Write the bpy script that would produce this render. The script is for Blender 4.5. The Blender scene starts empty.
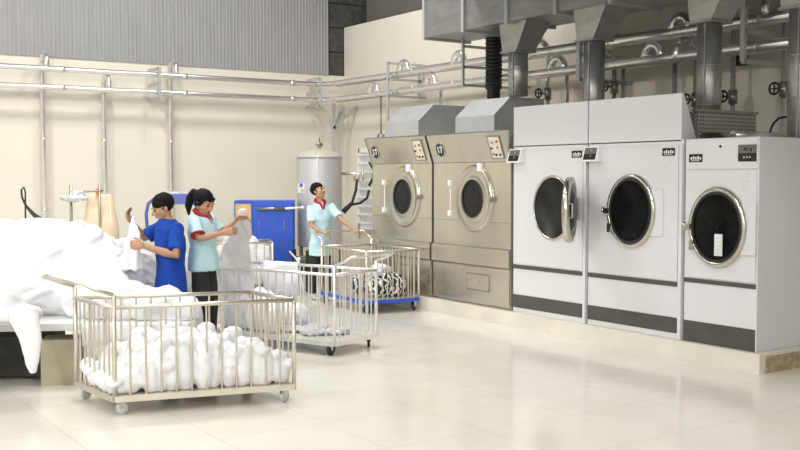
import bpy, bmesh, math, random
from mathutils import Vector, Matrix, noise
random.seed(7)
PI = math.pi
V = Vector
sc = bpy.context.scene
col = bpy.data.collections.new('laundry_hall'); sc.collection.children.link(col)

# ------------------------------------------------------------------ camera frame helpers
EYE = V((0, 0, 1.74)); F0 = 1004.0
YAW = math.radians(34.2)
FW = V((math.sin(YAW), math.cos(YAW), 0)); RT = V((math.cos(YAW), -math.sin(YAW), 0))
HZ = 176.0
def gp(r, d, z=0.0):                 # point from metres to the right, metres ahead, height
    return FW * d + RT * r + V((0, 0, z))
def at(u, v, d):                     # point seen at (u, v) at distance d ahead
    return gp((u - 400) / F0 * d, d, EYE.z - (v - HZ) / F0 * d)
def atz(u, v, z):
    return at(u, v, (EYE.z - z) * F0 / (v - HZ))

# ------------------------------------------------------------------ materials
def nt(name):
    m = bpy.data.materials.new(name); m.use_nodes = True
    n = m.node_tree.nodes; l = m.node_tree.links
    return m, n, l, n['Principled BSDF']
def mat(name, c, rough=.5, metal=0., var=.06, scale=8., bump=0., bscale=60., spec=.5, stretch=None, coat=0.):
    m, n, l, b = nt(name)
    tc = n.new('ShaderNodeTexCoord'); mp = n.new('ShaderNodeMapping')
    l.new(tc.outputs['Object'], mp.inputs[0])
    if stretch: mp.inputs['Scale'].default_value = stretch
    no = n.new('ShaderNodeTexNoise'); no.inputs['Scale'].default_value = scale; no.inputs['Detail'].default_value = 5
    l.new(mp.outputs[0], no.inputs['Vector'])
    r = n.new('ShaderNodeValToRGB')
    a = [max(0, x * (1 - var)) for x in c]; d = [min(1, x * (1 + var)) for x in c]
    r.color_ramp.elements[0].position = .35; r.color_ramp.elements[1].position = .65
    r.color_ramp.elements[0].color = (*a, 1); r.color_ramp.elements[1].color = (*d, 1)
    l.new(no.outputs['Fac'], r.inputs[0]); l.new(r.outputs[0], b.inputs['Base Color'])
    b.inputs['Roughness'].default_value = rough; b.inputs['Metallic'].default_value = metal
    b.inputs['Specular IOR Level'].default_value = spec
    b.inputs['Coat Weight'].default_value = coat
    if bump:
        n2 = n.new('ShaderNodeTexNoise'); n2.inputs['Scale'].default_value = bscale; n2.inputs['Detail'].default_value = 4
        l.new(mp.outputs[0], n2.inputs['Vector'])
        bp = n.new('ShaderNodeBump'); bp.inputs['Strength'].default_value = bump; bp.inputs['Distance'].default_value = .02
        l.new(n2.outputs['Fac'], bp.inputs['Height']); l.new(bp.outputs[0], b.inputs['Normal'])
    return m
M = {}
M['wall'] = mat('cream_wall_paint', (.72, .69, .60), .6, var=.02, scale=1.2, spec=.3)
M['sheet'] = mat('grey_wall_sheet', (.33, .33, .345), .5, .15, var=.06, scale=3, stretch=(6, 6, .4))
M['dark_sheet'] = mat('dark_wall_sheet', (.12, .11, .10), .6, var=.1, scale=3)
M['block'] = mat('dark_block', (.07, .068, .062), .9, var=.25, scale=9, bump=.3)
M['ceiling'] = mat('ceiling_grey', (.12, .12, .115), .8, scale=2)
M['plinth'] = mat('plinth_cream', (.72, .69, .60), .35, var=.05, scale=3)
M['plinth_end'] = mat('plinth_bare_end', (.40, .31, .20), .7, var=.25, scale=14)
M['steel'] = mat('brushed_steel', (.60, .575, .50), .25, .9, var=.06, scale=1.3, stretch=(1, 3, .8), bump=.05, bscale=3)
M['steel_dark'] = mat('dark_steel', (.32, .31, .28), .35, .85, scale=5)
M['galv'] = mat('galvanised_sheet', (.38, .38, .37), .38, .75, var=.10, scale=4, stretch=(1, 1, 3))
M['galvbox'] = mat('matte_galvanised', (.52, .53, .55), .45, .45, var=.05, scale=4)
M['pipe'] = mat('clad_pipe', (.78, .77, .75), .26, .85, var=.05, scale=6)
M['rail'] = mat('satin_tube', (.66, .62, .53), .33, .75, var=.05, scale=10)
M['railw'] = mat('bright_tube', (.80, .79, .76), .3, .55, var=.04, scale=10)
M['white'] = mat('white_enamel', (.70, .70, .73), .33, var=.012, scale=2, coat=.2)
M['whitep'] = mat('white_plastic', (.86, .86, .86), .4, var=.01)
M['charcoal'] = mat('charcoal_band', (.075, .070, .066), .4, var=.1)
M['glass'] = None
M['black'] = mat('black_rubber', (.015, .015, .016), .55, var=.2)
M['chrome'] = mat('chrome_ring', (.60, .58, .52), .26, 1., var=.04)
M['drum'] = mat('dark_drum', (.012, .011, .010), .5, .2, var=.4, scale=14)
M['linen'] = mat('white_linen', (.75, .75, .77), .85, var=.015, scale=3, spec=.15, bump=.45, bscale=9)
M['plastic_film'] = mat('grey_film', (.55, .57, .60), .25, .1, var=.25, scale=20)
M['blue'] = mat('blue_enamel', (.018, .085, .52), .35, var=.08, scale=3)
M['blue_dull'] = mat('dull_blue_enamel', (.10, .12, .36), .45, var=.08, scale=3)
M['ochre'] = mat('ochre_panel', (.62, .42, .15), .5, var=.1)
M['peach'] = mat('peach_canvas', (.72, .58, .42), .8, var=.06, scale=5)
M['skin'] = mat('skin', (.46, .26, .16), .5, var=.05, scale=10, spec=.35)
M['hair'] = mat('black_hair', (.008, .007, .007), .7, spec=.15, var=.3, scale=60, bump=.3, bscale=90)
M['eye'] = mat('dark_eye', (.02, .012, .01), .2)
M['lip'] = mat('lips', (.36, .15, .11), .5)
M['shirt_blue'] = mat('royal_blue_cotton', (.012, .06, .36), .8, var=.08, scale=10, spec=.2, bump=.15)
M['shirt_aqua'] = mat('pale_aqua_cotton', (.50, .72, .77), .8, var=.03, scale=10, spec=.2, bump=.12)
M['red'] = mat('dark_red_trim', (.38, .012, .025), .75, var=.08)
M['trouser'] = mat('black_trousers', (.016, .015, .014), .8, var=.15)
M['jeans'] = mat('blue_trousers', (.05, .10, .32), .8, var=.3, scale=70)
M['shoe'] = mat('dark_shoe', (.02, .02, .02), .4)
M['shoe_white'] = mat('pale_shoe', (.55, .55, .53), .5)
M['tank'] = mat('tank_steel', (.55, .55, .56), .4, .2, var=.03, scale=2)
M['tank_top'] = mat('tank_dome', (.70, .66, .55), .4, .3, var=.05)
M['display'] = mat('grey_display', (.14, .14, .135), .3, var=.1, scale=30)
M['display_dark'] = mat('black_display', (.025, .024, .022), .25, var=.1, scale=30)
M['label'] = mat('ivory_label', (.75, .73, .62), .5)
M['paper'] = mat('paper_label', (.72, .73, .73), .6)
M['yellow'] = mat('yellow_label', (.75, .42, .03), .5)
M['brass'] = mat('brass_dots', (.45, .35, .12), .4, .6)
M['cabinet'] = mat('beige_panel', (.42, .38, .27), .6, var=.06)
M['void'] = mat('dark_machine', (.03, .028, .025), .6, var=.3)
M['copper'] = mat('orange_plastic', (.55, .18, .06), .5)
M['lamp_body'] = mat('lamp_body', (.5, .5, .5), .5)

def glass_mat():
    m, n, l, b = nt('smoked_glass')
    b.inputs['Base Color'].default_value = (.03, .03, .03, 1)
    b.inputs['Roughness'].default_value = .06
    b.inputs['Transmission Weight'].default_value = .75
    b.inputs['IOR'].default_value = 1.2
    no = n.new('ShaderNodeTexNoise'); no.inputs['Scale'].default_value = 2
    bp = n.new('ShaderNodeBump'); bp.inputs['Strength'].default_value = .03
    l.new(no.outputs['Fac'], bp.inputs['Height']); l.new(bp.outputs[0], b.inputs['Normal'])
    return m
M['glass'] = glass_mat()

def floor_mat():
    m, n, l, b = nt('polished_tile_floor')
    tc = n.new('ShaderNodeTexCoord')
    br = n.new('ShaderNodeTexBrick'); br.offset = 0; br.inputs['Scale'].default_value = 1
    br.inputs['Brick Width'].default_value = .8; br.inputs['Row Height'].default_value = .8
    br.inputs['Mortar Size'].default_value = .004; br.inputs['Mortar Smooth'].default_value = .1
    br.inputs['Color1'].default_value = (.78, .76, .69, 1); br.inputs['Color2'].default_value = (.765, .745, .675, 1)
    br.inputs['Mortar'].default_value = (.63, .60, .53, 1)
    l.new(tc.outputs['Object'], br.inputs['Vector'])
    no = n.new('ShaderNodeTexNoise'); no.inputs['Scale'].default_value = 1.5; no.inputs['Detail'].default_value = 8
    l.new(tc.outputs['Object'], no.inputs['Vector'])
    r = n.new('ShaderNodeValToRGB')
    r.color_ramp.elements[0].position = .3; r.color_ramp.elements[0].color = (.92, .91, .89, 1)
    r.color_ramp.elements[1].position = .7; r.color_ramp.elements[1].color = (1, 1, 1, 1)
    l.new(no.outputs['Fac'], r.inputs[0])
    mx = n.new('ShaderNodeMix'); mx.data_type = 'RGBA'; mx.blend_type = 'MULTIPLY'; mx.inputs[0].default_value = 1
    l.new(br.outputs['Color'], mx.inputs[6]); l.new(r.outputs[0], mx.inputs[7]); l.new(mx.outputs[2], b.inputs['Base Color'])
    b.inputs['Specular IOR Level'].default_value = .6
    mr = n.new('ShaderNodeMapRange'); mr.inputs[3].default_value = .07; mr.inputs[4].default_value = .22
    n2 = n.new('ShaderNodeTexNoise'); n2.inputs['Scale'].default_value = 3; n2.inputs['Detail'].default_value = 6
    l.new(tc.outputs['Object'], n2.inputs['Vector'])
    l.new(n2.outputs['Fac'], mr.inputs[0]); l.new(mr.outputs[0], b.inputs['Roughness'])
    return m
M['floor'] = floor_mat()

def stripe_mat():
    m, n, l, b = nt('black_white_striped_fabric')
    tc = n.new('ShaderNodeTexCoord'); w = n.new('ShaderNodeTexWave')
    w.inputs['Scale'].default_value = 5; w.inputs['Distortion'].default_value = 9; w.inputs['Detail Scale'].default_value = 2.5
    l.new(tc.outputs['Object'], w.inputs['Vector'])
    r = n.new('ShaderNodeValToRGB'); r.color_ramp.interpolation = 'CONSTANT'
    r.color_ramp.elements[0].color = (.02, .02, .02, 1); r.color_ramp.elements[1].position = .62; r.color_ramp.elements[1].color = (.8, .8, .8, 1)
    l.new(w.outputs['Fac'], r.inputs[0]); l.new(r.outputs[0], b.inputs['Base Color']); b.inputs['Roughness'].default_value = .8
    return m
M['zebra'] = stripe_mat()
def mesh_mat():
    m, n, l, b = nt('perforated_grey_mesh')
    tc = n.new('ShaderNodeTexCoord'); mp = n.new('ShaderNodeMapping'); mp.inputs['Rotation'].default_value = (0, PI / 4, 0)
    ck = n.new('ShaderNodeTexChecker'); ck.inputs['Scale'].default_value = 38
    ck.inputs['Color1'].default_value = (.42, .41, .37, 1); ck.inputs['Color2'].default_value = (.20, .195, .175, 1)
    l.new(tc.outputs['Object'], mp.inputs[0]); l.new(mp.outputs[0], ck.inputs['Vector']); l.new(ck.outputs['Color'], b.inputs['Base Color'])
    b.inputs['Roughness'].default_value = .5; b.inputs['Metallic'].default_value = .3
    return m
M['mesh'] = mesh_mat()

# ------------------------------------------------------------------ mesh builder
class MB:
    def __init__(s): s.v = []; s.f = []; s.sm = []; s.mi = []; s.m = 0
    def add(s, vs, fs, smooth=False):
        o = len(s.v); s.v += [V(p) for p in vs]
        for f in fs: s.f.append([i + o for i in f]); s.sm.append(smooth); s.mi.append(s.m)
        return s
    def box(s, a, b):
        x0, y0, z0 = [min(a[i], b[i]) for i in range(3)]; x1, y1, z1 = [max(a[i], b[i]) for i in range(3)]
        return s.add([(x0,y0,z0),(x1,y0,z0),(x1,y1,z0),(x0,y1,z0),(x0,y0,z1),(x1,y0,z1),(x1,y1,z1),(x0,y1,z1)],
                     [(3,2,1,0),(4,5,6,7),(0,1,5,4),(1,2,6,5),(2,3,7,6),(3,0,4,7)])
    def hexa(s, p):                  # eight points: bottom four, top four
        return s.add(p, [(3,2,1,0),(4,5,6,7),(0,1,5,4),(1,2,6,5),(2,3,7,6),(3,0,4,7)])
    def bar(s, a, b, w, h=None, up=V((0,0,1))):
        a, b = V(a), V(b); h = h or w; d = (b - a).normalized()
        if abs(d.dot(up)) > .95: up = V((1, 0, 0))
        x = d.cross(up).normalized() * w / 2; y = x.cross(d).normalized() * h / 2
        return s.add([a-x-y,a+x-y,a+x+y,a-x+y,b-x-y,b+x-y,b+x+y,b-x+y],
                     [(3,2,1,0),(4,5,6,7),(0,1,5,4),(1,2,6,5),(2,3,7,6),(3,0,4,7)])
    def tube(s, pts, r, n=10, cap=True, round_ends=False):
        pts = [V(p) for p in pts]; k = len(pts)
        rs = list(r) if hasattr(r, '__len__') else [r] * k
        if round_ends:
            d0 = (pts[0] - pts[1]).normalized(); d1 = (pts[-1] - pts[-2]).normalized()
            a0, a1 = pts[0].copy(), pts[-1].copy(); r0, r1 = rs[0], rs[-1]
            pts = [a0 + d0 * r0, a0 + d0 * r0 * .85, a0 + d0 * r0 * .5] + pts + [a1 + d1 * r1 * .5, a1 + d1 * r1 * .85, a1 + d1 * r1]
            rs = [r0 * .08, r0 * .52, r0 * .87] + rs + [r1 * .87, r1 * .52, r1 * .08]; k = len(pts)
        t = [(pts[min(i+1,k-1)] - pts[max(i-1,0)]).normalized() for i in range(k)]
        up = V((0,0,1)) if abs(t[0].z) < .9 else V((1,0,0))
        x = t[0].cross(up).normalized(); vs = []
        for i in range(k):
            x = (x - t[i] * x.dot(t[i])).normalized(); y = t[i].cross(x)
            for j in range(n):
                a = 2 * PI * j / n; vs.append(pts[i] + (x * math.cos(a) + y * math.sin(a)) * rs[i])
        fs = [(i*n+j, i*n+(j+1)%n, (i+1)*n+(j+1)%n, (i+1)*n+j) for i in range(k-1) for j in range(n)]
        s.add(vs, fs, True)
        if cap:
            o = len(s.v) - len(vs)
            for f in ([o+j for j in range(n)][::-1], [o+(k-1)*n+j for j in range(n)]):
                s.f.append(f); s.sm.append(False); s.mi.append(s.m)
        return s
    def cyl(s, a, b, r, n=20): return s.tube([a, b], r, n)
    def lathe(s, org, axis, prof, n=32):   # prof: (radius, height along axis)
        org = V(org); axis = V(axis).normalized(); up = V((0,0,1)) if abs(axis.z) < .9 else V((1,0,0))
        x = axis.cross(up).normalized(); y = axis.cross(x); vs = []
        for (r, h) in prof:
            for j in range(n):
                a = 2*PI*j/n; vs.append(org + axis*h + (x*math.cos(a)+y*math.sin(a))*max(r, 1e-4))
        k = len(prof)
        return s.add(vs, [(i*n+j, (i+1)*n+j, (i+1)*n+(j+1)%n, i*n+(j+1)%n) for i in range(k-1) for j in range(n)], True)
    def ring(s, org, axis, R, r, n=40, m=8):
        prof = [(R + r*math.cos(2*PI*i/m), r*math.sin(2*PI*i/m)) for i in range(m+1)]
        return s.lathe(org, axis, prof, n)
    def ell(s, c, r, n=16, m=10, rot=None):
        c = V(c); vs = []
        for i in range(m+1):
            th = PI*i/m
            for j in range(n):
                p = V((r[0]*math.sin(th)*math.cos(2*PI*j/n), r[1]*math.sin(th)*math.sin(2*PI*j/n), r[2]*math.cos(th)))
                if i in (0, m): p += V((1e-4*math.cos(2*PI*j/n), 1e-4*math.sin(2*PI*j/n), 0))
                vs.append(c + (rot @ p if rot else p))
        o = len(s.v)
        return s.add(vs, [(i*n+j, (i+1)*n+j, (i+1)*n+(j+1)%n, i*n+(j+1)%n) for i in range(m) for j in range(n)], True)
    def rings(s, rl, n=20):          # rl: list of (centre, x vector, y vector) ellipses, capped
        vs = []
        for c, x, y in rl:
            for j in range(n):
                a = 2*PI*j/n; vs.append(V(c) + V(x)*math.cos(a) + V(y)*math.sin(a))
        k = len(rl)
        fs = [(i*n+j, i*n+(j+1)%n, (i+1)*n+(j+1)%n, (i+1)*n+j) for i in range(k-1) for j in range(n)]
        s.add(vs, fs, True); o = len(s.v) - len(vs)
        for f in ([o+j for j in range(n)][::-1], [o+(k-1)*n+j for j in range(n)]):
            s.f.append(f); s.sm.append(True); s.mi.append(s.m)
        return s
    def prism(s, prof, axis, a, b):  # 2d profile extruded along an axis ('x','y','z')
        def mk(p, t): return {'x': (t, p[0], p[1]), 'y': (p[0], t, p[1]), 'z': (p[0], p[1], t)}[axis]
        n = len(prof)
        return s.add([mk(p, a) for p in prof] + [mk(p, b) for p in prof],
                     [tuple(range(n))[::-1], tuple(range(n, 2*n))] + [(i, (i+1)%n, n+(i+1)%n, n+i) for i in range(n)])
    def mesh(s, name, mats, org=V((0,0,0))):
        me = bpy.data.meshes.new(name); me.from_pydata([p - org for p in s.v], [], s.f)
        for m in mats: me.materials.append(m)
        me.polygons.foreach_set('use_smooth', s.sm); me.polygons.foreach_set('material_index', s.mi)
        bm = bmesh.new(); bm.from_mesh(me); bmesh.ops.recalc_face_normals(bm, faces=bm.faces); bm.to_mesh(me); bm.free()
        me.update(); return me

ORG = {}                                # world origin of each object, for parts given in world coordinates
def worg(o): return ORG.get(o.name, V((0,0,0)))
def tag(o, label, cat, group=None, kind=None):
    o['label'] = label; o['category'] = cat
    if group: o['group'] = group
    if kind: o['kind'] = kind
    return o
def thing(name, loc, label, cat, group=None, rz=0):
    o = bpy.data.objects.new(name, None); col.objects.link(o); o.location = loc; o.rotation_euler = (0, 0, rz)
    o.empty_display_size = .1; ORG[o.name] = V(loc); tag(o, label, cat, group); return o
def obj(name, mb, m, parent=None, local=False, bevel=0, label=None, kind=None):
    ms = m if isinstance(m, list) else [m]
    ms = [M[x] if isinstance(x, str) else x for x in ms]
    if parent is not None:
        org = V((0,0,0)) if local else worg(parent)
    else:
        lo = V([min(p[i] for p in mb.v) for i in range(3)]); hi = V([max(p[i] for p in mb.v) for i in range(3)])
        org = V(((lo.x+hi.x)/2, (lo.y+hi.y)/2, lo.z))
    me = mb.mesh(name, ms, org); o = bpy.data.objects.new(name, me); col.objects.link(o)
    if parent is not None: o.parent = parent
    else: o.location = org
    ORG[o.name] = org
    if bevel:
        b = o.modifiers.new('bevel', 'BEVEL'); b.width = bevel; b.segments = 2; b.limit_method = 'ANGLE'; b.angle_limit = .7
    if label: o['label'] = label
    if kind: o['kind'] = kind
    return o
def struct(name, mb, m, parent=None):
    o = obj(name, mb, m, parent)
    if parent is None: o['kind'] = 'structure'
    return o
def bake(mb, voxel, smooth=0, name='tmp'):
    """fuse the overlapping closed shapes of mb to one surface; returns a new MB"""
    me = mb.mesh(name, []); o = bpy.data.objects.new(name, me); col.objects.link(o)
    r = o.modifiers.new('r', 'REMESH'); r.mode = 'VOXEL'; r.voxel_size = voxel; r.use_smooth_shade = True
    if smooth:
        s = o.modifiers.new('s', 'SMOOTH'); s.iterations = smooth; s.factor = .5
    dg = bpy.context.evaluated_depsgraph_get(); me2 = bpy.data.meshes.new_from_object(o.evaluated_get(dg))
    out = MB(); out.add([v.co.copy() for v in me2.vertices], [tuple(p.vertices) for p in me2.polygons], True)
    bpy.data.objects.remove(o); bpy.data.meshes.remove(me); bpy.data.meshes.remove(me2)
    return out
def normals(mb):
    ns = [V((0,0,0)) for _ in mb.v]
    for f in mb.f:
        p = [mb.v[i] for i in f[:4]]
        c = (p[2]-p[0]).cross((p[3] if len(p) > 3 else p[1]) - p[1]) if len(p) > 3 else (p[1]-p[0]).cross(p[2]-p[0])
        for i in f: ns[i] += c
    return [x.normalized() if x.length > 0 else V((0,0,1)) for x in ns]
def append(dst, src):
    o = len(dst.v); dst.v += src.v
    for f, s_ in zip(src.f, src.sm): dst.f.append([i+o for i in f]); dst.sm.append(s_); dst.mi.append(dst.m)
    return dst
def cloth(ells, voxel, amp, freq, seed=0, stretch=(1,1,1), smooth=2):
    mb = MB()
    for c, r in ells: mb.ell(c, r)
    mb = bake(mb, voxel, smooth); ns = normals(mb); sd = V((seed*3.1, seed*1.7, seed))
    st = V(stretch)
    for i, p in enumerate(mb.v):
        q = V((p.x*st.x, p.y*st.y, p.z*st.z)) + sd
        w = q + noise.noise_vector(q*1.3)*.35
        a = 1 - abs(noise.noise(w*freq))*2.2
        b = 1 - abs(noise.noise(w*freq*2.3 + V((5,2,1))))*2.2
        c = noise.noise(q*freq*.4)
        p += ns[i] * amp * (a*.7 + b*.35 + c*.8 - .5)
    return mb
def text_mb(s, size, depth):
    cu = bpy.data.curves.new('t', 'FONT'); cu.body = s; cu.size = size; cu.extrude = depth; cu.align_x = 'CENTER'; cu.align_y = 'CENTER'
    cu.offset = size*.02
    o = bpy.data.objects.new('t', cu); col.objects.link(o); dg = bpy.context.evaluated_depsgraph_get()
    me = bpy.data.meshes.new_from_object(o.evaluated_get(dg)); mb = MB()
    mb.add([v.co.copy() for v in me.vertices], [tuple(p.vertices) for p in me.polygons])
    bpy.data.objects.remove(o); return mb

# ------------------------------------------------------------------ the hall
YB, XR = 16.2, 9.75
struct('floor', MB().box((-8, -6, -.2), (10.2, 16.6, 0)), 'floor')
struct('wall_back', MB().box((-8, YB, 0), (XR+.3, YB+.25, 3.6)), 'wall')
struct('wall_right', MB().box((XR, -6, 0), (XR+.25, YB, 4.5)), 'wall')
struct('wall_left', MB().box((-8.25, -6, 0), (-8, YB, 8)), 'wall')
struct('wall_front', MB().box((-8, -6.25, 0), (XR, -6, 8)), 'wall')
struct('ceiling', MB().box((-8.2, -6.2, 8), (XR+.9, YB+.9, 8.2)), 'ceiling')
def corrugated(a, b, axis, pos, z0, z1, period=.065, amp=.006, thick=.02, sgn=-1):
    prof = []; x = a; i = 0
    pts = []
    while x < b:
        for dx, h in ((0, 0), (.30, 0), (.40, 1), (.60, 1), (.70, 0)):
            pts.append((x + dx*period, h*amp*sgn))
        x += period
    fr = [(p, q) for p, q in pts]; bk = [(p, q - thick*sgn) for p, q in reversed(pts)]
    mb = MB(); n = len(fr)
    vs = []
    for z in (z0, z1):
        for p, q in fr: vs.append((p, pos+q, z) if axis == 'x' else (pos+q, p, z))
        for p, q in reversed(bk): vs.append((p, pos+q, z) if axis == 'x' else (pos+q, p, z))
    m2 = 4*n
    fs = []
    for i in range(n-1):
        fs.append((i, i+1, 2*n+i+1, 2*n+i)); fs.append((n+i, 3*n+i, 3*n+i+1, n+i+1))
        fs.append((i, n+i, n+i+1, i+1)); fs.append((2*n+i, 2*n+i+1, 3*n+i+1, 3*n+i))
    fs += [(0, 2*n, 3*n, n), (n-1, 2*n-1, 4*n-1, 3*n-1)]
    return mb.add(vs, fs)
struct('wall_upper_back', corrugated(-8, 9.42, 'x', YB-.02, 3.6, 8), 'sheet')
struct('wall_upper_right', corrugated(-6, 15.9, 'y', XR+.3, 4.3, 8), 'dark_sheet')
c = MB()
for k in range(9): c.box((9.44, YB+.02, 3.6+k*.45), (XR+.55, YB+.3, 3.6+k*.45+.43))
c.box((9.46, YB+.06, 3.6), (XR+.5, YB+.25, 7.9))
struct('wall_corner_column', c, 'block')
# barred window in the right wall, seen past the first dryer
w = thing('window_1', (XR-.03, 14.9, .8), 'tall white barred window on the side wall between the tank and the first steel dryer', 'window')
w['kind'] = 'structure'
WY0, WY1, WZ0, WZ1 = 14.05, 15.55, .82, 2.2
m = MB().box((XR-.02, WY0, WZ0), (XR-.01, WY1, WZ1)); obj('pane', m, 'paper', w)
m = MB()
for y in (WY0, WY1): m.box((XR-.10, y-.04, WZ0-.04), (XR, y+.04, WZ1+.04))
for z in (WZ0, WZ1): m.box((XR-.10, WY0, z-.04), (XR, WY1, z+.04))
obj('window_frame', m, 'whitep', w)
for k in range(9):
    z = WZ0 + (k+.5)*(WZ1-WZ0)/9
    obj('window_bar', MB().bar((XR-.12, WY0-.04, z), (XR-.12, WY1+.04, z), .03, .03), 'whitep', w)
# plinth
p = MB().box((7.54, 5.47, 0), (9.25, 12.35, .17))
struct('trim_1', p, 'plinth')
struct('trim_2', MB().box((7.62, 5.455, 0), (8.17, 5.47, .145)), 'plinth_end')
struct('baseboard_back', MB().box((-8, YB-.015, 0), (XR, YB, .1)), 'plinth')

# added unseen slab and beam that shade the wall behind the dryers
struct('shade_slab', MB().box((6.0, -6, 4.16), (XR, 10.2, 4.4)).box((6.0, -6, 3.74), (6.15, 8.6, 4.16)), 'ceiling')
# high bay lamps: real area lamps under the roof
LP = .26
def lamp(x, y, z, power, size=1.2, color=(1, .98, .94)):
    L = bpy.data.lights.new('high_bay_light', 'AREA'); L.energy = power; L.size = size; L.color = color
    o = bpy.data.objects.new('high_bay_light', L); col.objects.link(o); o.location = (x, y, z); return o
for (x, y, pw) in ((-4, 3, 100), (-1, 3, 240), (2.8, 3, 420), (4.5, 6.5, 480), (-4, 7, 70), (-1, 7, 190), (2.0, 7.5, 130), (4.6, 9.3, 330),
                   (-4, 11.8, 380), (0, 11.8, 700), (3.6, 11.6, 850), (6.6, 12.4, 700), (-4, -2, 400), (-1, -2, 600), (2.5, -2, 650)):
    lamp(x, y, 7.3, pw*LP, .7 if y > 11 else 1.2)

# added fill area light behind the camera; the front wall has no windows
Lw = bpy.data.lights.new('front_fill_light', 'AREA'); Lw.shape = 'RECTANGLE'; Lw.size = 11; Lw.size_y = 2.2; Lw.energy = 300; Lw.color = (.93, .97, 1)
ow = bpy.data.objects.new('front_fill_light', Lw); col.objects.link(ow); ow.location = (-2, -5.9, 4.2); ow.rotation_euler = (PI/2, 0, 0)
def aimed_fill(loc, target, power, spread, size=.9, color=(1, .985, .96)):  # added fill without fixtures, brightens the linen, people and back wall
    L = bpy.data.lights.new('added_fill_light', 'AREA'); L.energy = power; L.size = size; L.color = color; L.spread = math.radians(spread)
    o = bpy.data.objects.new('added_fill_light', L); col.objects.link(o); o.location = loc
    o.rotation_euler = (V(target)-V(loc)).to_track_quat('-Z', 'Y').to_euler()
aimed_fill((-5.5, -1.5, 5.4), (1.8, 9.5, .8), 80, 75)
aimed_fill((-7.3, 5.5, 5.4), (5, 12.5, 1.2), 120, 80)
# ------------------------------------------------------------------ pipework
ZU, ZL = 3.38, 3.10
XP, YP = 9.10, 15.80
def arc(c, a, b, r, k=8):            # quarter bend round c from direction a to direction b
    c, a, b = V(c), V(a), V(b); return [c + (a*math.cos(t) + b*math.sin(t))*r for t in [PI/2*i/k for i in range(k+1)]]
def run(z, label, r):
    cc = (XP-.25, YP-.25, z)
    pts = [(-7.95, YP, z)] + arc(cc, (0,1,0), (1,0,0), .25) + [(XP, -2, z)]
    t = thing('steam_pipe', (0, YP, z), label, 'pipe', 'long silver pipes round the hall')
    obj('bare_pipe', MB().tube(pts, r, 12), 'pipe', t)
    m = MB(); m.tube([(XP, 13.45, z), (XP, 13.35, z), (XP, -2, z)], [r, r*1.45, r*1.45], 16)
    for y in [13 - 1.05*k for k in range(14)]: m.cyl((XP, y, z), (XP, y-.02, z), r*1.5, 16)
    obj('insulation_sleeve', m, 'pipe', t)
    for x in [0.4+2.0*k for k in range(5)]: obj('pipe_collar', MB().cyl((x, YP, z), (x+.08, YP, z), r*1.2, 14), 'pipe', t)
run(ZU, 'upper silver steam pipe running along the back wall and round above the dryers', .044)
run(ZL, 'lower silver steam pipe running along the back wall and round above the dryers', .044)
for z, nm in ((ZU+.02, 'upper'), (ZL+.02, 'lower')):
    t = MB().tube([(XP+.33, 15.9, z), (XP+.33, -2, z)], .04, 12)
    tag(obj('steam_pipe', t, 'pipe'), 'thin %s silver pipe closest to the side wall behind the dryers' % nm, 'pipe', 'long silver pipes round the hall')
# drops down the back wall
def drop(x, ztop, zj, r, label):
    yw = YB-.12
    m = MB(); cy = (yw+YP)/2; rr = (yw-YP)/2
    pts = [(x, yw, 0), (x, yw, ztop)] + [(x, cy + rr*math.cos(a), ztop + rr*1.2*math.sin(a)) for a in [PI*i/8 for i in range(1, 9)]] + [(x, YP, zj+.02)]
    m.tube(pts, r, 12)
    for z in (1.2, 2.3): m.cyl((x, yw, z), (x, yw, z+.03), r*1.2, 12)
    return tag(obj('drop_pipe', m, 'pipe'), label, 'pipe', 'pipes dropping down the back wall')
drop(gp(0,0).x + YB*math.tan(YAW + math.atan((44-400)/F0)) - .03, 3.46, ZU, .042, 'silver vertical pipe on the back wall at far left beside the black cable loop')
drop(YB*math.tan(YAW + math.atan((104.5-400)/F0)) - .03, 3.18, ZL, .04, 'silver vertical pipe on the back wall above the peach canvas bag')
drop(YB*math.tan(YAW + math.atan((170.5-400)/F0)) - .03, 3.46, ZU, .04, 'silver vertical pipe on the back wall above the man in the blue shirt')
def valve_riser(y, x, z0, z1, zv, label, loop=True):
    t = thing('riser_pipe', (x, y, z0), label, 'pipe', 'valved risers behind the dryers')
    pts = [(x, y, z0), (x, y, z1)]
    m = MB().tube(pts, .028, 10)
    if loop:
        m.tube([(x, y, z1-.02)] + [(x-.17+.17*math.cos(a), y, z1+.17*math.sin(a)) for a in [PI*i/8 for i in range(0, 9)]] + [(XP, y, z1-.08)], .045, 10)
    obj('pipe', m, 'pipe', t)
    v = obj('valve', MB().cyl((x, y, zv-.08), (x, y, zv+.08), .05, 12).cyl((x, y, zv), (x-.16, y, zv), .015, 8), 'steel_dark', t)
    m = MB().ring((x-.17, y, zv), (1, 0, 0), .06, .012, 18, 6)
    m.bar((x-.17, y-.06, zv), (x-.17, y+.06, zv), .012).bar((x-.17, y, zv-.06), (x-.17, y, zv+.06), .012)
    obj('handwheel', m, 'black', v)
def ybear(u, x): return x / math.tan(YAW + math.atan((u-400)/F0))
valve_riser(ybear(547, XP+.3), XP+.3, 0, ZU+.02, 2.86, 'riser pipe with black handwheel behind the first white dryer chimney')
valve_riser(ybear(613, XP+.3), XP+.3, 0, ZL+.02, 2.86, 'riser pipe with black handwheel right of the second round chimney')
valve_riser(ybear(694, XP+.3), XP+.3, 0, ZL+.02, 2.62, 'riser pipe with black handwheel just left of the thickest round chimney')
valve_riser(ybear(731, XP+.3), XP+.3, 0, ZU+.1, 2.62, 'riser pipe with black handwheel right of the thickest round chimney')
valve_riser(ybear(782, XP+.3), XP+.3, 0, ZU+.1, 2.66, 'riser pipe with black handwheel at the far right of the picture')
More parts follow.
